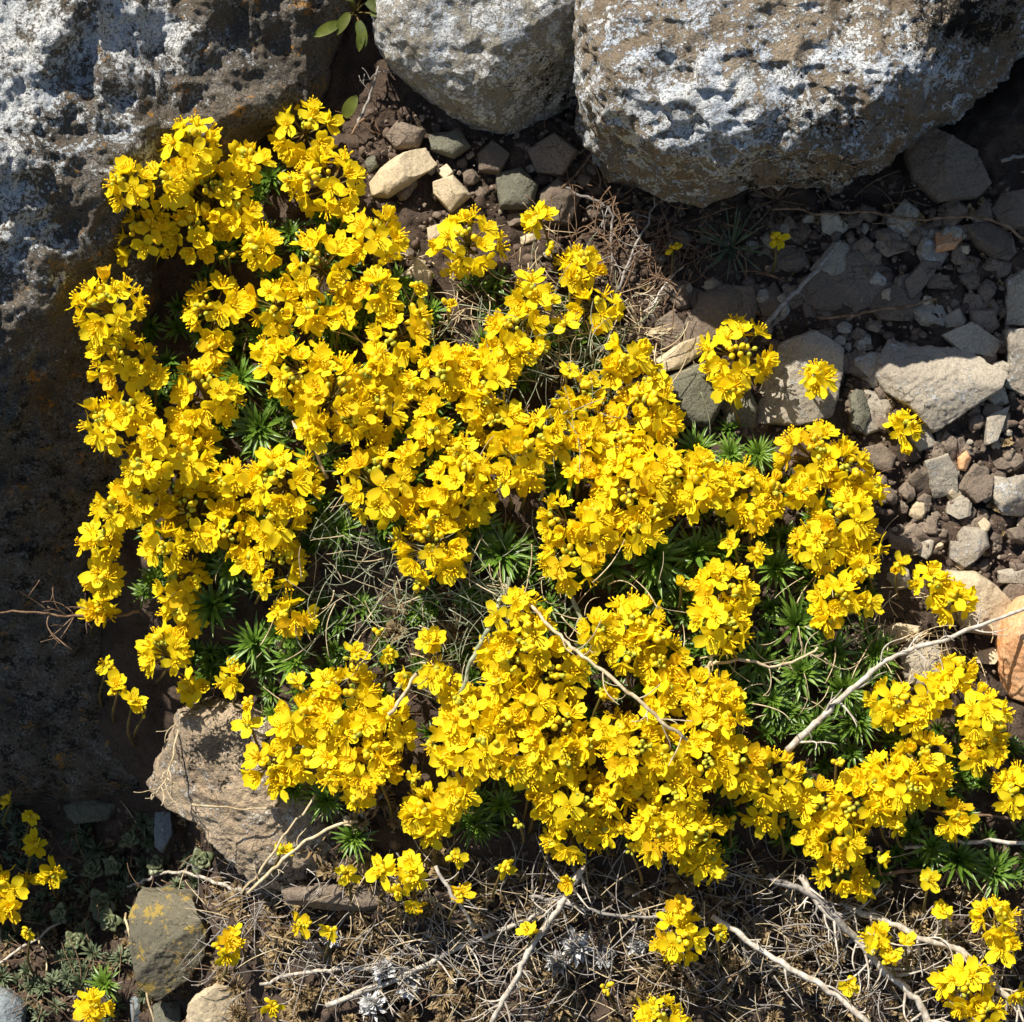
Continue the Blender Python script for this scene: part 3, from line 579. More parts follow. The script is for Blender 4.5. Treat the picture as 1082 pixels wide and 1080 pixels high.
TW = [
 ('stout white twig slanting down to the bottom edge below the lowest bright heads', [(618,915,40),(590,960,38),(562,1003,30),(545,1035,25),(518,1085,15)], 3.4, 2.8, 'twigpale', 14, 38),
 ('long pale stick running to the bottom edge from under the small lower pair of heads', [(752,968,25),(800,1000,28),(860,1036,30),(925,1088,30)], 3.2, 3.0, 'twigpale', 6, 30),
 ('thick grey branch with many tendrils in the lower right corner', [(845,925,25),(870,962,30),(905,990,32),(930,1022,32),(962,1052,34),(990,1090,34)], 3.6, 4.0, 'twigpale', 20, 55),
 ('pale branch crossing above the thick tendrilled branch', [(812,924,22),(860,947,30),(890,976,36),(925,1010,30)], 3.6, 3.0, 'twiggrey', 8, 35),
 ('pale branch with curling tendrils by the lower right shaded heads', [(893,958,30),(935,975,36),(980,992,40),(1020,1008,40),(1050,1040,40),(1090,1070,40)], 3.0, 3.8, 'twigpale', 22, 45),
 ('grey-white branch lying over the green rosettes', [(832,793,70),(858,765,80),(882,745,85),(915,715,80),(950,692,75),(1000,675,72),(1040,660,70),(1095,640,65)], 3.6, 1.8, 'twigpale', 12, 40),
 ('pale branch arching over the lowest middle flower heads', [(556,636,118),(585,668,135),(609,688,140),(645,716,145),(676,740,145),(700,762,140),(726,782,128)], 1.7, 2.0, 'straw', 9, 40),
 ('blue-grey stem rising from the centre bare patch', [(592,612,90),(604,635,95),(616,658,95),(622,680,80)], 2.6, 2.2, 'twiggreen', 3, 24),
 ('long grey-green stem left of the lower middle heads', [(484,735,95),(500,694,100),(512,668,100),(524,640,95),(538,610,85)], 2.0, 2.6, 'twiggreen', 2, 24),
 ('straw-coloured runner arching over the shaded stonecrop', [(135,937),(160,926),(190,921),(222,932),(256,942)], 1.8, 2.2, 'twigpale', 2, 24),
 ('thin straight stem leaning against the sunlit tan rock', [(255,945,10),(292,895,14),(333,840,18)], 1.5, 1.2, 'straw', 0, 20),
 ('pale stem sweeping off the sunlit tan rock', [(262,944,12),(300,908,20),(335,884,24),(378,868,24)], 2.0, 1.6, 'straw', 3, 26),
 ('thin straight stem crossing the mustard-stained stone', [(133,965),(142,1000),(152,1035),(163,1085)], 1.5, 1.3, 'straw', 0, 20),
 ('pale stalk leaning in the lower left corner', [(-10,1020),(30,996),(64,975)], 1.8, 1.4, 'twigpale', 0, 20),
 ('short upright straw beside the leaning corner stalk', [(40,985),(44,1005),(49,1026)], 1.2, 1.0, 'straw', 0, 20),
 ('fine straw lying flat on the sunlit tan rock', [(203,850,-10),(250,855,-12),(304,855,-8)], 1.3, .9, 'straw', 0, 20),
 ('fine curled root tuft hanging at the left tip of the tan rock', [(193,754,-60),(183,800,-50),(172,830,-45),(160,845,-45)], 1.2, 1.0, 'straw', 10, 30),
 ('long thin brown stem lying under the overhanging boulder', [(815,221),(870,224),(919,226),(980,231),(1045,231),(1095,262)], 1.3, 1.7, 'twigbrown', 2, 30),
 ('thick grey stick slanting in the shaded gravel', [(808,346),(830,322),(848,303),(870,278),(888,254)], 3.0, 1.8, 'twiggrey', 1, 20),
 ('curved straw lying across the shaded gravel', [(862,335),(905,331),(945,325),(990,316)], 1.5, 1.2, 'twigbrown', 0, 20),
 ('grey twig end entering from the edge under the overhanging boulder', [(1058,170),(1072,166),(1095,160)], 2.0, 2.0, 'twiggrey', 0, 20),
 ('dry forked twig below the notch between the boulders', [(594,196),(620,208),(643,219),(646,250),(647,290)], 1.6, 1.2, 'twiggrey', 6, 45),
 ('reddish twig reaching up to the overhanging boulder', [(592,200),(612,178),(632,152)], 1.4, 1.0, 'twigbrown', 3, 30),
 ('thin grey twig rising beside the twig bundle', [(654,306),(668,265),(682,238),(696,214)], 1.6, 1.0, 'twiggrey', 5, 34),
 ('white forked twig above the round brown stone', [(680,330),(690,322),(700,304),(722,282)], 1.5, 1.0, 'twigpale', 5, 26),
 ('dark twig standing beside the broad-leaved plant', [(378,134),(388,112),(394,92),(400,70)], 1.8, 1.0, 'twiggrey', 3, 26),
 ('reddish twig fork left of the cream pebbles', [(372,142),(384,126),(400,118),(418,110)], 1.6, 1.0, 'twigbrown', 4, 22),
 ('dry branch reaching left across the tall dark boulder', [(148,646,-40),(110,652,-30),(74,652,-20),(30,646,0),(-10,650,10)], 1.9, 1.0, 'twigbrown', 9, 44),
 ('long pale branch rising from the bottom edge to the white twig', [(345,1062),(409,1038),(461,1014),(510,990),(557,972),(590,948)], 3.4, 2.0, 'twigpale', 16, 38),
 ('pale branch entering low beside the grey leaf bundle', [(275,1040),(320,1028),(350,1024),(400,1022)], 2.2, 2.0, 'twigpale', 8, 36),
 ('pale twig below the right-hand flower heads', [(955,896),(1000,890),(1040,888),(1092,890)], 1.8, 2.2, 'twigpale', 4, 30),
 ('brown stem lying in the dark above the lower right branches', [(915,926),(950,922),(995,919)], 2.2, 1.8, 'twigbrown', 0, 20),
 ('thin stem passing behind the right-hand flower heads', [(955,842),(990,860),(1030,862),(1072,866)], 1.4, 1.6, 'twigbrown', 2, 22),
 ('pale upright stalk above the grey leaf bundle', [(460,915,50),(480,950,45),(500,980,30)], 2.0, 1.6, 'twigpale', 2, 26),
 ('pale stem emerging between the lower middle heads', [(410,755,110),(425,735,112),(440,712,110)], 2.0, 1.6, 'straw', 0, 16),
 ('dry crooked stem beneath the heads at the centre left', [(310,445,90),(330,475,100),(346,505,85)], 1.8, 1.6, 'straw', 3, 30),
 ('dry upright stem in the centre beside the grey tangle', [(575,470,90),(574,500,95),(572,530,70)], 2.2, 1.8, 'twiggrey', 2, 20),
 ('curled pale stem left of the grey-white branch', [(745,706,85),(790,700,95),(820,706,90),(850,690,80),(864,684,75)], 1.7, 1.2, 'straw', 6, 30),
 ('thin upright stem beside the curled pale stem', [(752,690,100),(748,720,100),(742,756,95)], 1.6, 1.3, 'straw', 2, 24),
 ('dry grey branch along the bottom centre', [(560,948,10),(600,955,16),(660,968,18),(730,966,16)], 2.0, 1.6, 'twiggrey', 10, 34),
]
for lb, pts, r0, r1, mt, nb, bl in TW: twig(lb, pts, r0, r1, mt, nb, bl)

def tangle(name, label, boxes, mat, r=(.5,1.0), L=(25,70), bend=.8):
    lst = []
    for (x, y, w, h, dt, n) in boxes:
        for _ in range(n):
            px = random.gauss(x, w * .5); py = random.gauss(y, h * .5)
            t = surf_t(px, py) + random.uniform(.3, 1.) * dt
            a = random.uniform(0, 6.28); l = random.uniform(*L); rr = random.uniform(*r)
            P = curl(F(px, py, t), (math.cos(a), math.sin(a), random.uniform(-.3, .4)), l, 8, bend)
            lst.append((P, np.linspace(rr, rr * .5, len(P)), 4))
    o = tubes_mesh(name, lst, M[mat], (0, 0, 0)); tag(o, label, 'stems', kind='stuff')
tangle('dry_stems', 'grey-green tangle of dry stems in the bare patch at the centre', [(440,610,130,110,70,120),(380,600,90,90,60,60),(610,440,90,70,80,60),(520,350,130,60,70,80),(610,360,100,70,60,90),(490,660,90,80,60,70)], 'twiggreen', r=(.35,.8), L=(20,70), bend=.6)
tangle('dry_stems', 'straw-coloured tangle of dry stems between the flower heads', [(380,620,130,120,80,60),(540,340,180,90,50,80),(640,360,90,60,50,50),(960,680,90,40,40,70),(800,700,120,50,60,40),(460,340,100,60,50,30),(600,640,120,60,80,30),(540,600,60,40,60,14),(900,660,80,60,50,24)], 'straw', r=(.4,.9), L=(18,60), bend=.6)
tangle('dry_roots', 'pale tangle of dry roots and twigs along the bottom of the bank', [(450,1000,240,80,40,150),(280,960,90,60,40,50),(650,990,220,80,40,120),(950,1020,240,80,50,150),(750,940,200,50,40,50),(330,900,80,60,30,20),(560,930,180,40,40,40)], 'twiggrey', r=(.4,1.0), L=(20,85), bend=.55)
tangle('dry_roots', 'thin dark stems over the shaded lower left hollow', [(90,960,170,140,50,90),(60,1040,120,60,30,40)], 'twigbrown', r=(.4,.9), L=(20,60), bend=.5)
scatter_later = [([(-20,850),(150,850),(235,930),(130,1120),(-20,1120)], 130)]
tangle('dry_roots', 'dark tangle of dead twigs beside the overhanging boulder', [(640,240,70,90,40,70),(700,270,60,60,35,50),(740,250,60,50,30,30),(900,210,160,40,25,24)], 'twigbrown', r=(.5,1.), L=(20,60))
tangle('dry_roots', 'straw-coloured broken stems in the bottom strip', [(450,960,240,80,45,110),(800,960,240,90,45,130),(650,1030,300,60,40,110),(980,1030,160,70,45,60)], 'straw', r=(.4,.9), L=(10,60), bend=.3)
tangle('dry_roots', 'fine pale hair roots on the lower branches', [(560,1000,60,120,45,50),(850,1000,160,90,45,90),(980,1010,140,90,50,80),(420,1030,140,50,40,50),(275,950,70,50,40,30)], 'twigpale', r=(.35,.7), L=(14,48), bend=.9)
tangle('dry_roots', 'dull brown litter of stems over the whole bank', [(700,900,500,160,25,160),(500,600,400,300,30,120),(650,330,120,80,25,80),(500,1020,300,60,25,130),(900,1040,300,60,25,110)], 'twigbrown', r=(.5,1.2), L=(15,60), bend=.45)

# ------------------------------------------------------------------ leaves
def leaf(L, w, droop, fold=.15, n=5, notch=0.):
    """narrow leaf along +x, rising from the origin; returns V, F quads"""
    s = np.linspace(0, 1, n); V = []
    for k in s:
        ww = w * (math.sin(math.pi * min(1, k * .93 + .07)) ** .55) * (1 - .15 * k)
        if k == 1: ww = w * .06
        z = -droop * L * k * k + .05*L*math.sin(k*3)
        for c in (-1, 0, 1): V.append((L * k, ww * c * .5, z + abs(c) * fold * w))
    Fq = [(3*i+j, 3*i+3+j, 3*i+4+j, 3*i+1+j) for i in range(n-1) for j in (0, 1)]
    return np.array(V), Fq
def rosette(R, n, wid=3.4, closed=.25, seed=0, flat=0.):
    rs = random.Random(seed); parts = []
    # small core so that the leaves share one body
    D1, F1 = ico(1); core = D1 * R * .14; 
    for i in range(n):
        q = i / n                     # inner to outer
        el = math.radians(82 - 78 * q ** .8 + rs.uniform(-9, 9)) * (1 - flat)
        az = i * 2.39996 + rs.uniform(-.25, .25); L = R * (.42 + .62 * q) * rs.uniform(.85, 1.1)
        v, f = leaf(L, wid * rs.uniform(.85, 1.2), rs.uniform(-.12, .22))
        ce, se = math.cos(el), math.sin(el); v = np.stack([v[:,0]*ce - v[:,2]*se, v[:,1], v[:,0]*se + v[:,2]*ce], 1)
        ca, sa = math.cos(az), math.sin(az); v = np.stack([v[:,0]*ca - v[:,1]*sa, v[:,0]*sa + v[:,1]*ca, v[:,2]], 1)
        a = np.full(len(v), rs.uniform(0, .45)) + np.repeat(np.linspace(0, .45, 5), 3) * rs.uniform(.3, 1.4) + (.6 if rs.random() < .12 else 0)
        parts.append((v, np.array(f), a))
    V, Fq, A = merge(parts); 
    return V, Fq, A
ros_protos = [rosette(R_, n_, w_, seed=s) for s, (R_, n_, w_) in enumerate([(30,64,3.4),(34,80,2.8),(27,50,4.0),(33,70,3.2),(24,58,3.0),(36,60,3.3),(29,90,2.6),(31,44,3.8)])]
ros_mesh = [mesh_np('leaf_rosette', V * SC, Fq, M['leaf'], attrs={'v': A}) for V, Fq, A in ros_protos]
def head_axis(x, y, spread=.25, lean=1.):
    ox = (x - 560) / 540 * .35 * lean; oy = -(y - 600) / 540 * .15 * lean
    v = UP * .55 + np.array([ox, oy, .75]) + rng.normal(0, spread, 3) * np.array([1, 1, .4])
    return v / np.linalg.norm(v)
def M4(loc, Rm, s=1.):
    m = Matrix.Identity(4)
    A = R3 @ Rm
    for i in range(3):
        for j in range(3): m[i][j] = float(A[i, j]) * (s[j] if hasattr(s, '__len__') else s)
    for i in range(3): m[i][3] = float(loc[i])
    return m
ROS = [
 (275,452,'bright green leaf rosette between the two largest upper left heads',1.25),(255,400,'dark green leaf rosette above the bright one between the upper left heads',.9),
 (245,600,'shaded leaf rosette left of the centre left column of heads',1.1),(225,640,'deep shaded leaf rosette over the dark gap at the left',1.1),(165,610,'dim leaf rosette between the two left columns of heads',.9),
 (350,340,'leaf rosette under the stalks of the upper centre heads',1.1),(385,330,'leaf rosette beside the upper centre sandy stone',.9),(530,585,'dark spiky rosette at the very centre of the plant',1.3),
 (505,560,'dark rosette tucked above the spiky central one',1.),(690,590,'broad dark rosette under the big central right head',1.4),(645,600,'yellow-tipped rosette left of the broad dark one',1.1),(735,585,'dark leafy rosette right of the broad dark one',1.1),
 (770,480,'rosette under the tall head beside the mossy rock',1.1),(735,478,'yellowish rosette at the mossy rock',.9),(800,480,'rosette beside the stalks right of the mossy rock',.9),(820,600,'deep green rosette under the lower tall right head',1.1),
 (840,660,'deep green rosette right of the lone tall head',1.2),(800,700,'small-leaved rosette at the end of the curled pale stem',1.),(845,710,'dense green rosette above the grey-white branch',1.2),(880,690,'lit green rosette under the curled pale stem',1.1),
 (815,740,'dark rosette left of the grey-white branch tip',1.15),(860,770,'fresh green rosette right of the grey-white branch tip',1.),(905,760,'fresh pale-leaved rosette between branch and right-hand heads',1.1),(890,730,'long-leaved rosette under the grey-white branch',1.1),
 (925,690,'rosette where the grey-white branch meets the dry stems',.9),(1010,910,'dark rosette right of the lowest right hanging head',1.2),(1050,920,'dark rosette at the edge above the corner heads',1.1),(985,895,'small dark rosette under the thin pale twig',.9),
 (530,850,'hanging rosette below the lower middle heads',1.),(500,870,'olive rosette beside the hanging one',.9),(560,760,'rosette glimpsed between the two lower middle heads',.9),(360,560,'dark rosette in the shade left of the grey tangle',1.),
 (310,700,'dark rosette above the tan rock',1.),(270,680,'shaded rosette at the left end above the tan rock',1.),(455,330,'grey-leaved rosette right of the sandy stone',.8),(600,500,'dark rosette beside the dry upright stem',1.),
 (110,1040,'dim rosette behind the bright corner flower head',1.),(345,845,'leaf rosette on the upper edge of the tan rock',.8),(310,835,'yellowish leaf rosette hanging over the tan rock',.8),(375,885,'pale tufted rosette above the tiny hanging head',.9),
 (870,890,'dark rosette left of the hanging head row',.9),(760,580,'rosette between the lone tall head and the broad dark one',.9),(420,300,'rosette above the small upper centre heads',.8),
]
for i, (x, y, lb, s) in enumerate(ROS):
    dt = 28 if x > 260 else 45
    o = link('leaf_rosette', ros_mesh[(i * 5) % 8]); A = rotmat(head_axis(x, y, .2), random.uniform(0, 6.28))
    o.matrix_world = M4(Wd(F(x, y, surf_t(x, y) + dt)), A, s * random.uniform(.95, 1.1)); tag(o, lb, 'rosette', 'green leaf rosettes of the cushion')
# cushion filling below
def scatter_leaves(name, label, mat, regs, protos_, smin=.7, smax=1.1, dt=(4, 22), ax=.35):
    parts = []
    for (poly, n) in regs:
        a = np.array(poly, float); k = 0
        while k < n:
            x = random.uniform(a[:,0].min(), a[:,0].max()); y = random.uniform(a[:,1].min(), a[:,1].max())
            if not in_poly(x, y, poly): continue
            k += 1; V, Fq, A = random.choice(protos_); Rm = rotmat(head_axis(x, y, ax), random.uniform(0, 6.28))
            parts.append(((V * random.uniform(smin, smax)) @ Rm.T + F(x, y, gt(x, y) + random.uniform(*dt)), Fq, A * random.uniform(.4, 1.1)))
    v, f, a = merge(parts)
    o = put(name, v, f, M[mat], (0,0,0), attrs={'v': a}); tag(o, label, 'leaves', kind='stuff')
CUSH = [(140,230),(230,170),(360,200),(400,270),(560,300),(640,350),(690,450),(800,450),(880,500),(920,620),(940,740),(1090,780),(1100,930),(900,930),(600,900),(440,860),(330,800),(200,740),(130,640),(170,500),(140,380)]
small_protos = [rosette(22, 34, 3.2, seed=50+s) for s in range(4)]
scatter_leaves('foliage', 'dark mass of narrow cushion leaves under the flower heads', 'leaf', [(CUSH, 560), ([(620,520),(930,560),(940,780),(760,800)], 60), ([(230,330),(420,300),(420,700),(200,700)], 40)], small_protos, dt=(2,26))
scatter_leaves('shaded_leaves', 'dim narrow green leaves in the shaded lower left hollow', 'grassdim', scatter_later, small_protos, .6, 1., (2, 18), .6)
dead_protos = [rosette(R_, n_, w_, seed=70+s) for s, (R_, n_, w_) in enumerate([(17,40,4.4),(13,46,5.2),(20,34,3.2),(12,60,4.0),(22,44,2.4)])]
dead_protos = [(V_ + np.stack([fbm(V_, 8, 2, 3 + j_) * 4 for j_ in range(3)], 1), F_, A_) for V_, F_, A_ in dead_protos]
scatter_leaves('withered_leaves', 'brown mat of withered leaves along the bottom of the bank', 'leafold',
    [([(230,930),(430,900),(650,920),(1100,930),(1100,1130),(230,1130)], 420), ([(300,780),(480,820),(470,920),(330,930)], 26), ([(380,640),(520,560),(560,640),(480,740)], 20)], dead_protos, .6, 1.1, (0, 20), .5)
grit2 = [rosette(9, 9, 5.0, seed=90+s) for s in range(4)]
scatter_leaves('leaf_litter', 'brown leaf crumbs scattered over the soil', 'leafold', [([(640,190),(1100,200),(1100,650),(900,640),(800,400),(640,330)], 130), ([(-20,860),(230,860),(230,1130),(-20,1130)], 260)], grit2, .6, 1.2, (2, 10), .8)

def leaf_thing(name, label, cat, x, y, dt, R, n, mat, wid, part='leaf', flat=0., lname=None, spread=.3, absT=None, smooth_tip=False):
    """plant whose separate leaves are parts"""
    org = F(x, y, absT if absT is not None else surf_t(x, y) + dt); root = link(name, None, None, wv(org)); tag(root, label, cat)
    Rm = rotmat(head_axis(x, y, spread), random.uniform(0, 6.28))
    for i in range(n):
        q = i / max(1, n - 1); el = math.radians(80 - 70 * q) * (1 - flat); az = i * 2.39996; L = R * (.4 + .6 * q) * random.uniform(.85, 1.1)
        v, f = leaf(L, wid * (.5 + .5 * q), random.uniform(.0, .25), .1, 7)
        ce, se = math.cos(el), math.sin(el); v = np.stack([v[:,0]*ce - v[:,2]*se, v[:,1], v[:,0]*se + v[:,2]*ce], 1)
        ca, sa = math.cos(az), math.sin(az); v = np.stack([v[:,0]*ca - v[:,1]*sa, v[:,0]*sa + v[:,1]*ca, v[:,2]], 1)
        me = mesh_np(part, Wd(v @ Rm.T), np.array(f), M[mat], attrs={'v': np.full(len(v), random.uniform(0, .9))})
        o = link(part, me, root); md = o.modifiers.new('thick', 'SOLIDIFY'); md.thickness = SC * (2.2 if mat == 'sedum' else .5)
    return root
for x, y, R, lb in [(212,909,14,'bright-rimmed stonecrop rosette below the left tip of the tan rock'),(160,953,14,'stonecrop rosette above the mustard-stained stone'),(108,955,18,'wide-leaved stonecrop rosette in the lower left shade'),
                    (117,972,15,'large-leaved stonecrop rosette under the wide-leaved one'),(138,888,13,'dim stonecrop rosette below the dark oval stone'),(98,920,14,'dark stonecrop rosette left of the twin rosettes'),(120,915,12,'small stonecrop rosette beside the root runner'),(166,915,11,'dim stonecrop rosette between runner and tan rock'),(64,966,12,'faint stonecrop rosette near the leaning corner stalk'),(78,995,12,'reddish-shaded stonecrop rosette over the corner rosette')]:
    leaf_thing('stonecrop', lb, 'stonecrop', x, y, 34, R * 1.25, 15, 'sedum', R * 1.0, spread=.3)
# broad-leaved plant at the top
for (x, y, az, L, w, lb) in [(348,38,200,26,13,None)]: pass
org = F(374, 10, 40); pl = link('broad_leaved_plant', None, None, wv(org)); tag(pl, 'broad-leaved green plant sprouting between the dark and the pale boulder at the top', 'plant')
st = []
for dx, dy, ang, L, w in [(-14,-18,208,30,13),(2,6,150,38,14),(-4,10,20,28,14),(6,-16,285,28,12),(14,4,330,30,13),(-8,14,170,34,13),(10,-22,262,26,10),(14,20,60,34,15),(-2,26,110,34,15),(-4,-8,240,26,12),(18,-8,10,26,13)]:
    v, f = leaf(L, w, random.uniform(.1,.3), .12, 7); a = math.radians(ang)
    Rm = rotmat((math.cos(a)*.25, math.sin(a)*.25, 1), 0); 
    v2 = np.stack([v[:,0]*math.cos(a)-v[:,1]*math.sin(a), v[:,0]*math.sin(a)+v[:,1]*math.cos(a), v[:,2] + v[:,0]*.25], 1) + np.array([dx, dy, 20])
    o = link('leaf', mesh_np('leaf', Wd(v2), np.array(f), M['broad'], attrs={'v': np.full(len(v2), random.uniform(.1,.9))}), pl)
    st.append((spline([(0,0,-25),(dx*.5,dy*.5,4),(dx,dy,20)], 8), np.linspace(1.2,.8,8), 5))
o = tubes_mesh('stem', [(P + org, r, s) for P, r, s in st], M['stem'], org, pl)
v, f = leaf(26, 15, .2, .1, 7); a = math.radians(60)
v2 = np.stack([v[:,0]*math.cos(a)-v[:,1]*math.sin(a), v[:,0]*math.sin(a)+v[:,1]*math.cos(a), v[:,2] + v[:,0]*.3], 1)
o = put('oval_leaf', v2 + F(364,124,30), np.array(f), M['broad'], F(364,124,30), attrs={'v': np.full(len(v2), .7)}); tag(o, 'single oval green leaf with a pale rim beside the reddish twig', 'leaf')

# grass tuft in the shade
def tuft(label, x, y, n, L, mat, dt=4, w=2.0):
    org = F(x, y, gt(x, y) + dt); parts = []
    for i in range(n):
        a = random.uniform(0, 6.28); v, f = leaf(L * random.uniform(.6, 1.1), w, random.uniform(.1, .5), .1, 6); e = random.uniform(.3, 1.1)
        ce, se = math.cos(e), math.sin(e); v = np.stack([v[:,0]*ce - v[:,2]*se, v[:,1], v[:,0]*se + v[:,2]*ce], 1)
        v = np.stack([v[:,0]*math.cos(a)-v[:,1]*math.sin(a), v[:,0]*math.sin(a)+v[:,1]*math.cos(a), v[:,2]], 1)
        parts.append((v + org, np.array(f), np.full(len(v), random.random())))
    v, f, a = merge(parts); o = put('grass_tuft', v, f, M[mat], org, attrs={'v': a}); tag(o, label, 'grass tuft')
tuft('dim grey-green grass tuft under the overhanging boulder', 772, 262, 34, 48, 'grassdim')
tuft('dry hanging grass tuft touching the overhanging boulder edge', 820, 212, 26, 36, 'twigbrown', w=1.4)
tuft('short brown grass tuft by the twig bundle', 706, 262, 24, 34, 'twigbrown', w=1.6)
tuft('straw tuft beside the round brown stone', 678, 352, 22, 38, 'straw', 6, 2.0)
# pale withered leaf bundles
for x, y, R, mt, lb in [(612,1000,24,'leafgrey','bluish-white frilly bundle of dead leaves right of the white twig'),(590,1020,18,'leafgrey','bluish-white dead leaf tuft against the white twig'),(430,1045,16,'leafgrey','crumpled grey leaf tuft right of the low branch'),(352,990,14,'leafgrey','small silvery leaf tuft left of the low branch'),(640,1012,15,'leafgrey','small pale dead leaf bundle above the tiny bud pair'),(408,1025,20,'leafgrey','pale grey dead leaf bundle on the low branch'),(395,1062,22,'leafgrey','frilly grey dead leaf bundle at the bottom edge'),
                        (672,1000,14,'leafgrey','thin greyish leaf bundle in the bottom dark'),(378,868,20,'straw','pale straw-tipped withered rosette at the edge of the tan rock'),(775,1025,24,'leafold','brown scaly withered rosette under the pale stick'),(800,995,22,'leafold','brown scaly withered rosette above the pale stick'),
                        (845,1035,24,'leafold','tan scaly withered rosette between the pale stick and the thick branch'),(835,1015,18,'leafold','rounded brown withered rosette beside the thick branch'),(720,930,22,'leafold','olive-brown drooping rosette under the bright lower heads'),(700,1020,20,'leafold','dull brown rosette under the lower pair of heads')]:
    V, Fq, A = rosette(R * .9, 70 if mt != 'straw' else 50, 5.6, seed=int(x)); V = V + np.stack([fbm(V, 6, 2, 3 + j_) * 4 for j_ in range(3)], 1); V[:, 2] *= 1.5; Rm = rotmat(head_axis(x, y, .4), random.uniform(0, 6)); O = F(x, y, surf_t(x, y) + 22)
    o = put('withered_rosette', V @ Rm.T + O, Fq, M[mt], O, attrs={'v': A}); tag(o, lb, 'withered rosette')

# ------------------------------------------------------------------ flowers
def petal_geo(L, W, openness, cup, notch, rs):
    ns, nc = 7, 5; V = []
    for i in range(ns):
        s = i / (ns - 1)
        w = W * (.16 + .84 * math.sin(math.pi * min(1, .5 * (s / .62))) ** 1.6) if s < .62 else W * math.cos((s - .62) / .38 * 1.12) ** .75
        a = openness * min(1, .25 + 1.1 * s)      # bends outward along its length
        rr = L * s
        # path: integrate simple arc
        x = rr * math.sin(a * .5 + a * .42); z = rr * math.cos(a * .5 + a * .42) 
        for j in range(nc):
            c = (j / (nc - 1)) * 2 - 1
            tip = (notch * (1 - abs(c)) if s > .95 else 0)
            V.append((x * (1 - tip), w * .5 * c, z + cup * (c * c) * w + .25 * math.sin(3 * c + rs.uniform(0,6)) * s))
    Fq = [(nc*i+j, nc*i+nc+j, nc*i+nc+1+j, nc*i+1+j) for i in range(ns-1) for j in range(nc-1)]
    return np.array(V), Fq
def flower_mesh(seed, op):
    rs = random.Random(seed); Vs, Fs, As, off = [], [], [], 0
    for q in range(4):
        v, f = petal_geo(18.0 * rs.uniform(.85, 1.1), 12.4 * rs.uniform(.8, 1.12), math.radians(op) * rs.uniform(.88, 1.12), rs.uniform(.02, .13), rs.uniform(.0, .16), rs)
        a = q * math.pi / 2 + rs.uniform(-.22, .22); tw = rs.uniform(-.25, .25)
        v[:, 2] += v[:, 1] * tw * np.hypot(v[:, 0], v[:, 2]) / 14
        v = np.stack([v[:,0]*math.cos(a)-v[:,1]*math.sin(a), v[:,0]*math.sin(a)+v[:,1]*math.cos(a), v[:,2]], 1)
        Vs.append(v); Fs += [tuple(i + off for i in g_) for g_ in f]; As.append(np.full(len(v), rs.uniform(.1, .9))); off += len(v)
    # common receptacle joins the four claws
    V = np.concatenate(Vs); A = np.concatenate(As); base = [off + i for i in range(4)]
    n1 = len(Vs[0])
    for q in range(4): Fs.append((q*n1+0, q*n1+4, ((q+1) % 4)*n1+0, ((q+1) % 4)*n1+4)[:3]); 
    ring = []
    for q in range(4): ring += [q*n1+0, q*n1+4]
    Fs.append(tuple(ring))
    return mesh_np('flower', V * SC, Fs, M['petal'], attrs={'v': A})
def stamen_mesh(seed):
    rs = random.Random(seed); lst = []; 
    for q in range(6):
        a = q * math.pi / 3 + rs.uniform(-.2, .2); e = rs.uniform(.12, .40); L = rs.uniform(11, 15.5)
        d = np.array([math.cos(a)*math.sin(e), math.sin(a)*math.sin(e), math.cos(e)])
        P = spline([np.zeros(3), d*L*.5 + np.array([0,0,.5]), d*L], 4); P = np.vstack([P, P[-1] + d*.6, P[-1] + d*1.7, P[-1] + d*2.4]); lst.append((P, np.array([.5,.5,.48,.45,.85,.95,.3]), 5))
    lst.append((np.array([[0,0,0],[0,0,3],[0,0,6],[0,0,9.]]), np.array([.8,1.9,1.5,.3]), 6))
    Vs, Fs, off = [], [], 0
    for P, r, s in lst:
        V, Fq = tube(P, r, s)
        for g_ in Fq: Fs.append(tuple(i + off for i in (g_ if g_[2] != g_[3] else g_[:3])))
        Vs.append(V); off += len(V)
    return mesh_np('stamens', np.concatenate(Vs) * SC, Fs, M['stamen'])
def calyx_mesh(seed):
    rs = random.Random(seed); Vs, Fs, off = [], [], 0
    for q in range(4):
        v, f = leaf(7.5, 4.2, -.1, .15, 4); e = math.radians(50); a = q*math.pi/2 + .78
        v = np.stack([v[:,0]*math.cos(e) - v[:,2]*math.sin(e), v[:,1], v[:,0]*math.sin(e) + v[:,2]*math.cos(e) - 1.2], 1)
        v = np.stack([v[:,0]*math.cos(a)-v[:,1]*math.sin(a), v[:,0]*math.sin(a)+v[:,1]*math.cos(a), v[:,2]], 1)
        Vs.append(v); Fs += [tuple(i + off for i in g_) for g_ in f]; off += len(v)
    return mesh_np('calyx', np.concatenate(Vs) * SC, Fs, M['sepal'])
def bud_mesh(mat, s, seed):
    V, Fq = ico(2); V = V * np.array([3.6, 3.6, 5.4]) * s; V = V + np.array([0, 0, 4.2 * s]); a = np.arctan2(V[:,1], V[:,0])
    m = 1 - .10 * np.abs(np.cos(2 * a + seed)); V = V * np.stack([m, m, np.ones(len(V))], 1)
    return mesh_np('bud', V * SC, Fq, M[mat])
FL = [flower_mesh(s, op) for s, op in enumerate([52, 60, 66, 70, 74, 78, 84, 88, 63, 72, 80, 44])]
FL_OLD = [flower_mesh(90 + s, op) for s, op in enumerate([18, 26, 34])]
ST = [stamen_mesh(s) for s in range(4)]; CA = [calyx_mesh(s) for s in range(2)]
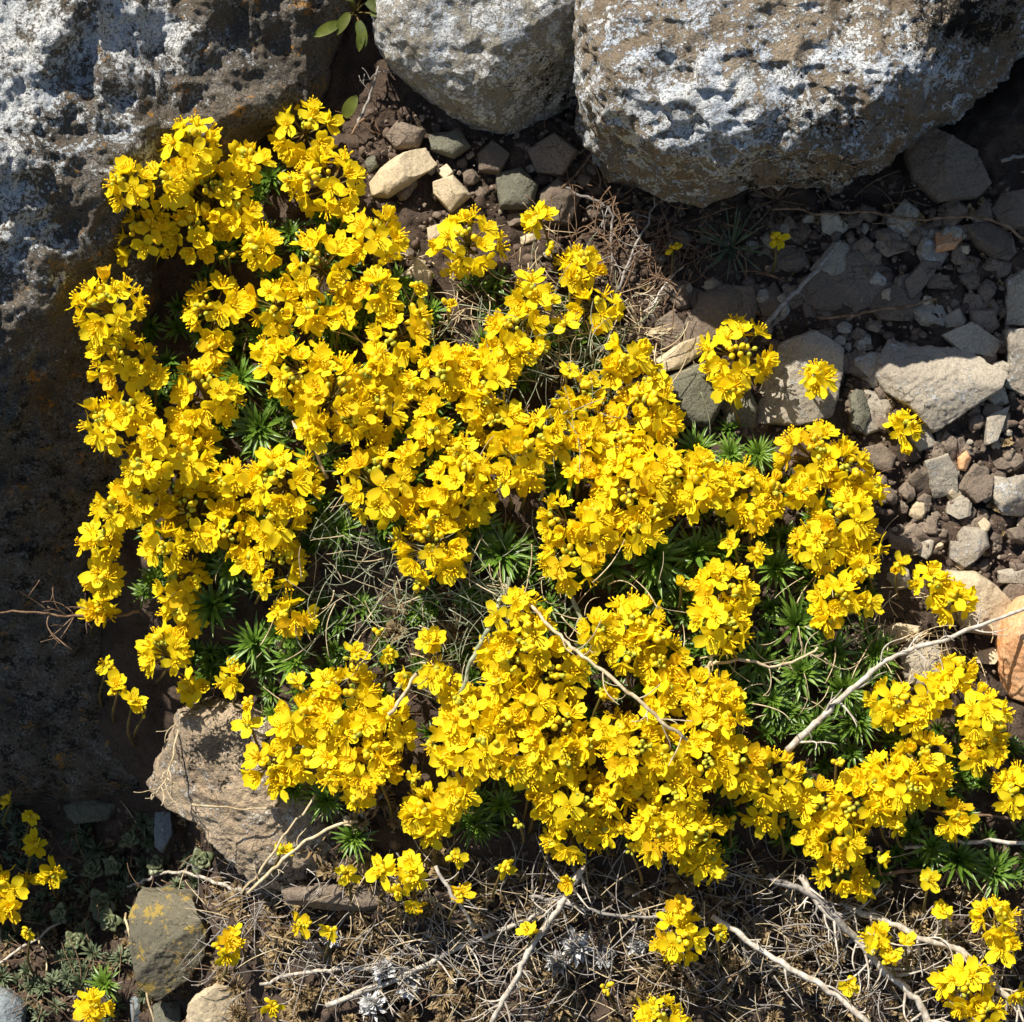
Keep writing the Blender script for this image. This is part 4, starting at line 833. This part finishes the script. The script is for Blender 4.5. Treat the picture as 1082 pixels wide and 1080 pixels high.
BY = [bud_mesh('bud', .95, 0), bud_mesh('bud', 1.1, 1)]; BG = [bud_mesh('gbud', .8, 0), bud_mesh('gbud', .65, 1)]; BIG = [bud_mesh('bud', 1.7, 2)]

def head(x, y, r, label, kind='', group=None):
    t0 = surf_t(x, y)
    lift = {'': 74, 'l': 40, 'd': 60}.get(kind[:1] if kind[:1] in 'ld' else '', 74)
    if x < 175 and 250 < y < 800: lift += 45
    if x < 60 and y > 800: lift = 150
    if kind.startswith('l'): lift = 30
    t = t0 + lift * random.uniform(.88, 1.12)
    ax = head_axis(x, y, .36)
    if 'd' in kind: ax = np.array([.05, -.95, .3]); ax /= np.linalg.norm(ax)
    tgt = F(x, y, t); cen = tgt - ax * r * .30
    root = link('flower_head', None, None, wv(cen)); tag(root, label, 'flower head', group or 'yellow flower heads')
    buddy = 'b' in kind
    nf = max(2, int(round((r - 3) ** 2 / 88))) if not buddy else max(1 if r > 11 else 0, int((r - 6) ** 2 / 100))
    Rp = max(3.5, r - 13.5)
    stems = []
    # stem base
    bx, by = x + random.uniform(-12, 12), y + random.uniform(18, 46) * (1 if 'd' not in kind else -1)
    B = F(bx, by, surf_t(bx, by) + 2); mid = (B + cen) / 2 + np.array([random.uniform(-6,6), -6, 10])
    neck = cen - ax * Rp * .55 if 'd' not in kind else cen - ax * Rp * .4
    stems.append((spline([B, mid, neck, cen + ax * Rp * .35], 14), np.linspace(1.7, 1.1, 14), 6))
    pts = []
    nb = max(3, int(r / 3.4)) if not buddy else max(7, int(r / 1.6))
    for i in range(nf):
        # golden-angle spread over a dome a little beyond a half sphere
        q = (i + .5) / nf; th = math.radians((24 if r >= 28 else 12) + 84 * q ** .62) + random.gauss(0, .09); ph = i * 2.39996 + random.uniform(-.35, .35) + r
        if nf <= 3: th = math.radians(50)
        pts.append((th, ph, Rp * random.uniform(.82, 1.12), 'f'))
    for i in range(nb):
        if buddy: th = math.radians(random.uniform(0, 95)); rr = Rp * random.uniform(.7, 1.1)
        else: th = math.radians(random.uniform(0, 26)); rr = Rp * random.uniform(.95, 1.2)
        pts.append((th, random.uniform(0, 6.28), rr, 'b'))
    Rh = rotmat(ax, random.uniform(0, 6.28))
    for th, ph, rr, kd in pts:
        d = Rh @ np.array([math.sin(th)*math.cos(ph), math.sin(th)*math.sin(ph), math.cos(th)])
        pos = d * rr - cen * 0
        # flowers face outward but turn partly to the light
        n = d * 1.0 + ax * .35 + rng.normal(0, .22, 3); n /= np.linalg.norm(n)
        nk = -ax * Rp * random.uniform(.1, .5)
        if kd == 'f':
            base = pos - n * 4.0; A = rotmat(n, random.uniform(0, 6.28)); sc = random.uniform(.84, 1.14) * (1. if r > 16 else .82)
            old = random.random() < .10
            f = link('flower', random.choice(FL_OLD if old else FL), root); f.matrix_local = M4(Wd(base), A, (sc, sc, sc))
            s = link('stamens', random.choice(ST), f); c = link('calyx', random.choice(CA), f)
            stems.append((spline([nk + cen, (nk + base) * .5 + cen + n * 1.5, base + cen], 6), np.linspace(1.0, .8, 6), 4))
        else:
            A = rotmat(n, random.uniform(0, 6.28)); sc = random.uniform(.8, 1.15)
            sc *= (.78 if buddy else 1) * random.uniform(.7, 1.1); g_ = (random.random() < (.4 if buddy else .6)); f = link('bud', random.choice(BG if g_ else BY), root); f.matrix_local = M4(Wd(pos * (.86 if not buddy else 1)), A, (sc, sc, sc))
            stems.append((spline([nk + cen, pos * .6 + cen, pos * (.86 if not buddy else 1) + cen], 5), np.full(5, .8), 4))
    tubes_mesh('stem', stems, M['stem'], cen, root)
    return root

ORD = ['second', 'third', 'fourth', 'fifth', 'sixth', 'seventh', 'eighth']
def row(phrase, axis, lst):
    k = 0 if axis == 'x' else 1; L = sorted(lst, key=lambda h: h[k]); n = len(L)
    for i, h in enumerate(L):
        x, y, r = h[:3]; kd = h[3] if len(h) > 3 else ''
        if n == 1: o = ''
        elif axis == 'x': o = 'leftmost ' if i == 0 else 'rightmost ' if i == n-1 else ORD[i-1] + ' from left '
        else: o = 'topmost ' if i == 0 else 'lowest ' if i == n-1 else ORD[i-1] + ' from top '
        adj = 'budding' if 'b' in kd else 'big' if r >= 40 else 'full' if r >= 30 else 'small' if r >= 18 else 'tiny'
        if n == 1: lb = f'{adj} yellow flower head {phrase}'
        else: lb = f'{adj} yellow flower head, {o}{phrase}'
        if len(lb.split()) > 16: lb = lb.replace('flower head', 'head')
        if len(lb.split()) > 16: print('LONG', lb)
        head(x, y, r, lb, kd)

row('of the topmost row against the lichened boulder', 'x', [(203,147,35),(262,167,28),(322,137,40)])
row('of the upper left row below the topmost', 'x', [(131,193,32),(176,190,30),(225,206,43),(342,190,42)])
row('of the row over the upper dark gap', 'x', [(150,243,37),(204,240,34),(252,225,28),(272,262,28),(335,278,44),(400,246,37)])
row('bud-like in the upper dark gap', 'x', [(240,270,9,'b')])
row('below the cream pebbles, from the top centre', 'x', [(365,226,13,'b'),(493,254,42),(568,233,22),(615,277,31)])
row('of the left edge column against the dark boulder', 'y', [(112,322,42),(126,376,40),(110,447,36),(122,536,33),(106,570,28),(108,612,26),(104,642,24),(121,728,19,'b')])
row('inside the left edge column', 'y', [(138,432,28),(150,488,34),(148,520,33),(165,395,18)])
row('of the column left of the bright rosette', 'y', [(221,326,38),(226,366,22),(217,412,44),(200,452,30),(198,482,30)])
row('of the mass above the bright green rosette', 'x', [(290,326,36),(283,368,24),(315,398,44),(356,415,48),(385,400,36)])
row('of the clump below the bright green rosette', 'x', [(240,508,28),(206,538,44),(296,508,45),(292,550,38),(240,563,34)])
row('of the long hanging column at the left', 'y', [(172,578,30),(188,612,34),(192,648,32),(173,684,34),(202,728,24),(243,716,25,'b'),(262,742,16,'b')])
row('hanging below the clump left of the grey tangle', 'y', [(294,590,36),(278,618,16,'b'),(304,650,28)])
row('around the sandy stone in the upper centre', 'x', [(402,306,27),(418,356,38),(366,312,22),(440,332,20,'b'),(472,322,14,'b')])
row('of the upper centre stair of heads', 'y', [(562,310,30),(541,350,38),(526,378,28),(596,342,15,'b'),(572,370,14,'b')])
row('above the bare stems at the upper right centre', 'y', [(631,322,31),(608,296,20),(661,378,28),(648,392,20),(600,392,14,'b')])
row('of the curved row through the middle', 'x', [(400,430,38),(372,442,34),(434,408,22),(470,392,34),(513,408,34),(492,388,28),(457,456,27)])
row('of the broad middle clump', 'x', [(524,448,36),(552,478,34),(574,456,30),(486,478,30),(508,425,26),(590,470,24)])
row('with a green heart in the middle left', 'x', [(398,505,46)])
row('of the clump above the spiky central rosette', 'y', [(491,500,38),(496,528,32),(455,545,32),(455,574,44),(443,615,18,'b'),(470,595,24)])
row('of the loose group left of the mossy rock', 'y', [(617,412,28),(617,438,28),(622,466,24),(590,428,18,'b')])
row('of the clump left of the mossy rock', 'y', [(682,404,30),(680,432,42),(654,468,32),(700,448,28)])
row('of the big clump right of the centre', 'x', [(665,518,44),(628,546,30),(706,504,38),(735,514,32),(690,540,30),(646,500,28)])
row('left of the broad dark rosette', 'y', [(590,548,33),(600,590,36),(672,560,28)])
row('standing tall before the gravel bed', 'y', [(782,372,45),(772,413,22)])
row('with few flowers before the gravel bed', 'x', [(863,396,25),(958,451,26,'l'),(580,262,8,'b')])
row('of the tall right column beside the gravel', 'y', [(862,478,43),(895,492,32),(924,513,21),(886,545,40),(871,572,38),(902,530,24)])
row('of the clump under the mossy rock', 'x', [(785,518,40),(818,518,28),(760,505,26),(795,545,28)])
row('tucked under the clump below the mossy rock', 'x', [(776,577,12,'b'),(800,584,15)])
row('of the lone pair over deep green leaves', 'y', [(768,626,40),(768,660,36)])
row('below the tall right column', 'y', [(918,576,23),(914,602,22),(948,596,12),(888,632,30),(878,652,22),(918,636,16)])
row('beside the long pale curved rock', 'x', [(986,616,28),(1008,634,28)])
row('green and shut beside the lone pair', 'x', [(722,618,12,'b')])
row('of the right group above the thick branch', 'x', [(945,742,32),(990,734,27),(1012,706,28),(1045,760,38),(1042,788,30),(968,760,22)])
row('of the right clump by the fresh green rosette', 'x', [(978,802,38),(958,832,36),(940,815,28),(985,828,26),(924,826,26)])
row('at the right edge below the group', 'x', [(1010,864,26),(1074,834,32)])
row('of the arc under the grey-white branch', 'x', [(742,804,34),(778,806,34),(812,822,38),(808,850,30),(840,812,17,'b'),(866,852,38),(903,848,38),(888,884,36)])
row('hanging at the lowest right of the arc', 'y', [(886,918,30),(912,936,20),(930,906,12,'b')])
row('single and round among the green leaves', 'x', [(886,806,8,'b')])
row('of the lower centre top group', 'y', [(552,656,36),(560,680,34),(543,700,32),(588,712,36),(528,722,26),(520,690,24)])
row('of the group below the broad dark rosette', 'x', [(634,664,25),(672,656,34),(664,690,28),(697,700,34),(690,672,28),(706,726,24)])
row('beside the thin upright stem', 'x', [(738,732,26),(762,730,26),(770,758,24),(745,764,24)])
row('of the loose group below the grey tangle', 'x', [(374,694,20,'b'),(454,678,18),(462,710,24),(428,716,13),(408,690,12,'b'),(400,668,10,'b')])
row('of the lower left patch above the tan rock', 'x', [(318,756,26),(334,738,20),(326,798,34),(284,806,32),(355,764,28),(298,828,20)])
row('of the lower left mass beside the tan rock', 'y', [(372,734,34),(378,776,34),(388,806,34),(378,840,24),(350,806,22)])
row('of the sparse group right of the tan rock', 'y', [(412,754,22),(424,776,18),(398,790,22),(437,821,14,'b'),(456,788,15,'b')])
row('of the little group below the large bud', 'x', [(450,856,32),(484,842,25),(456,878,22),(436,860,20)])
row('of the upper left of the bottom mass', 'y', [(498,754,42),(513,786,40),(480,770,26),(536,758,28),(470,800,18)])
row('of the middle of the bottom mass', 'y', [(590,768,40),(591,802,38),(562,742,28),(618,786,26)])
row('of the central lower column of bottom mass', 'y', [(609,844,42),(608,876,38),(648,838,28),(568,846,22,'b'),(557,828,18,'b')])
row('single below the bottom mass', 'x', [(548,870,11,'b'),(657,876,13,'b'),(668,898,11,'b')])
row('of the right of the bottom mass', 'x', [(676,790,40),(698,760,30),(652,770,28),(706,796,30),(676,818,24)])
row('of the lowest bright row of bottom mass', 'x', [(716,842,38),(700,884,34),(736,880,36),(748,908,28),(724,906,22),(690,858,26)])
row('of the drooping group beside the ledge', 'y', [(432,922,24),(438,960,15,'d'),(405,918,17),(420,940,14,'b')])
row('of the tiny budding heads on the tan rock', 'x', [(296,898,14,'b'),(365,921,14,'b')])
row('of the small budding heads under bottom mass', 'x', [(531,918,16,'b'),(487,947,16,'b')])
row('of budding heads left of low branches', 'y', [(320,975,18,'b'),(242,1002,24,'b'),(288,1062,12,'b'),(250,985,14,'b')])
row('of the lower pair by the bottom edge', 'y', [(718,990,32),(722,956,20,'b')])
row('at the bottom edge right of white twig', 'x', [(640,1044,10,'b'),(696,1074,32)])
row('in the lower right corner', 'x', [(1054,968,30),(1064,996,22),(1018,1046,36),(1040,1070,28),(1076,1052,16)])
row('dim among the thick tendrilled branches', 'x', [(926,990,22),(960,996,16,'b'),(942,1012,16,'b')])
row('of the shaded lower left corner group', 'y', [(8,846,13,'b'),(30,862,13,'b'),(39,892,17),(53,924,20),(26,932,20),(6,934,24),(6,962,18),(28,984,14,'b')])
row('lit at the bottom left edge', 'x', [(98,1064,26)])
row('dim in the overhang shade', 'x', [(712,262,11,'lb'),(822,250,16,'lb')])
row('at the left tip over tan rock', 'x', [(150,752,10,'b'),(113,702,13,'b'),(140,742,14)])

row('filling gaps under the topmost rows', 'x', [(306,190,14),(330,330,24),(362,332,18),(440,300,16,'b')])
row('filling gaps of the left columns', 'y', [(160,462,20),(182,545,20),(262,590,18),(150,545,18,'b')])
row('between the upper mass and curved middle row', 'x', [(330,452,24),(400,382,24),(455,430,18),(430,482,18)])
row('sparse and small around the grey tangle', 'x', [(560,502,22),(610,498,18),(536,510,18,'b'),(640,562,24),(742,488,22),(850,518,18)])
row('filling the lower left mass, small', 'x', [(345,722,20),(300,776,22),(264,768,18,'b'),(350,818,20),(402,822,16,'b'),(312,722,16,'b')])
row('filling the lower centre mass, small', 'x', [(482,735,20),(540,812,20),(502,818,16,'b'),(636,730,18,'b'),(620,690,18,'b')])
row('filling the arc at the lower right', 'x', [(768,780,20),(860,884,18),(820,872,18,'b'),(930,852,22),(948,872,16)])
row('squeezed into the lowest bright row', 'x', [(582,892,16,'b'),(640,878,18),(772,872,16,'b')])
row('in the bottom strip of dead stems', 'x', [(480,905,14,'b'),(560,985,12,'b'),(350,985,12,'b'),(760,985,14,'b'),(980,930,14,'b'),(1000,965,16),(900,1040,15,'b'),(600,930,12,'b')])

# ------------------------------------------------------------------ light, world, camera
sd = np.array([-.40, .68, .62]); sd /= np.linalg.norm(sd)      # towards the sun, slope frame
sw = R3 @ sd
el = math.asin(sw[2]); az = math.atan2(sw[0], sw[1])
sun = bpy.data.lights.new('sun', 'SUN'); sun.energy = 5.0; sun.angle = math.radians(.55); sun.color = (1, .935, .83)
so = bpy.data.objects.new('sun', sun); COL.objects.link(so); so.rotation_euler = Vector(-sw).to_track_quat('-Z', 'Y').to_euler(); so.location = (0, 0, 3)
w = bpy.data.worlds.new('World'); scene.world = w; w.use_nodes = True; nt = w.node_tree
sky = nt.nodes.new('ShaderNodeTexSky'); sky.sky_type = 'NISHITA'; sky.sun_disc = False; sky.sun_elevation = el; sky.sun_rotation = az
bg = nt.nodes['Background']; nt.links.new(sky.outputs[0], bg.inputs[0]); bg.inputs[1].default_value = .068
cam = bpy.data.cameras.new('camera'); co = bpy.data.objects.new('camera', cam); COL.objects.link(co); scene.camera = co
co.location = wv((0, 0, D)); co.rotation_euler = (math.radians(90) - TILT, 0, 0)
cam.sensor_width = 36; cam.lens = 36 * D / 1082.; cam.clip_start = .01; cam.clip_end = 50
scene.render.resolution_x = 1024; scene.render.resolution_y = 1022
scene.view_settings.view_transform = 'Standard'; scene.view_settings.look = 'None'; scene.view_settings.gamma = 1
scene.view_settings.exposure = .84
scene.cycles.max_bounces = 6; scene.cycles.transmission_bounces = 3; scene.cycles.use_denoising = True
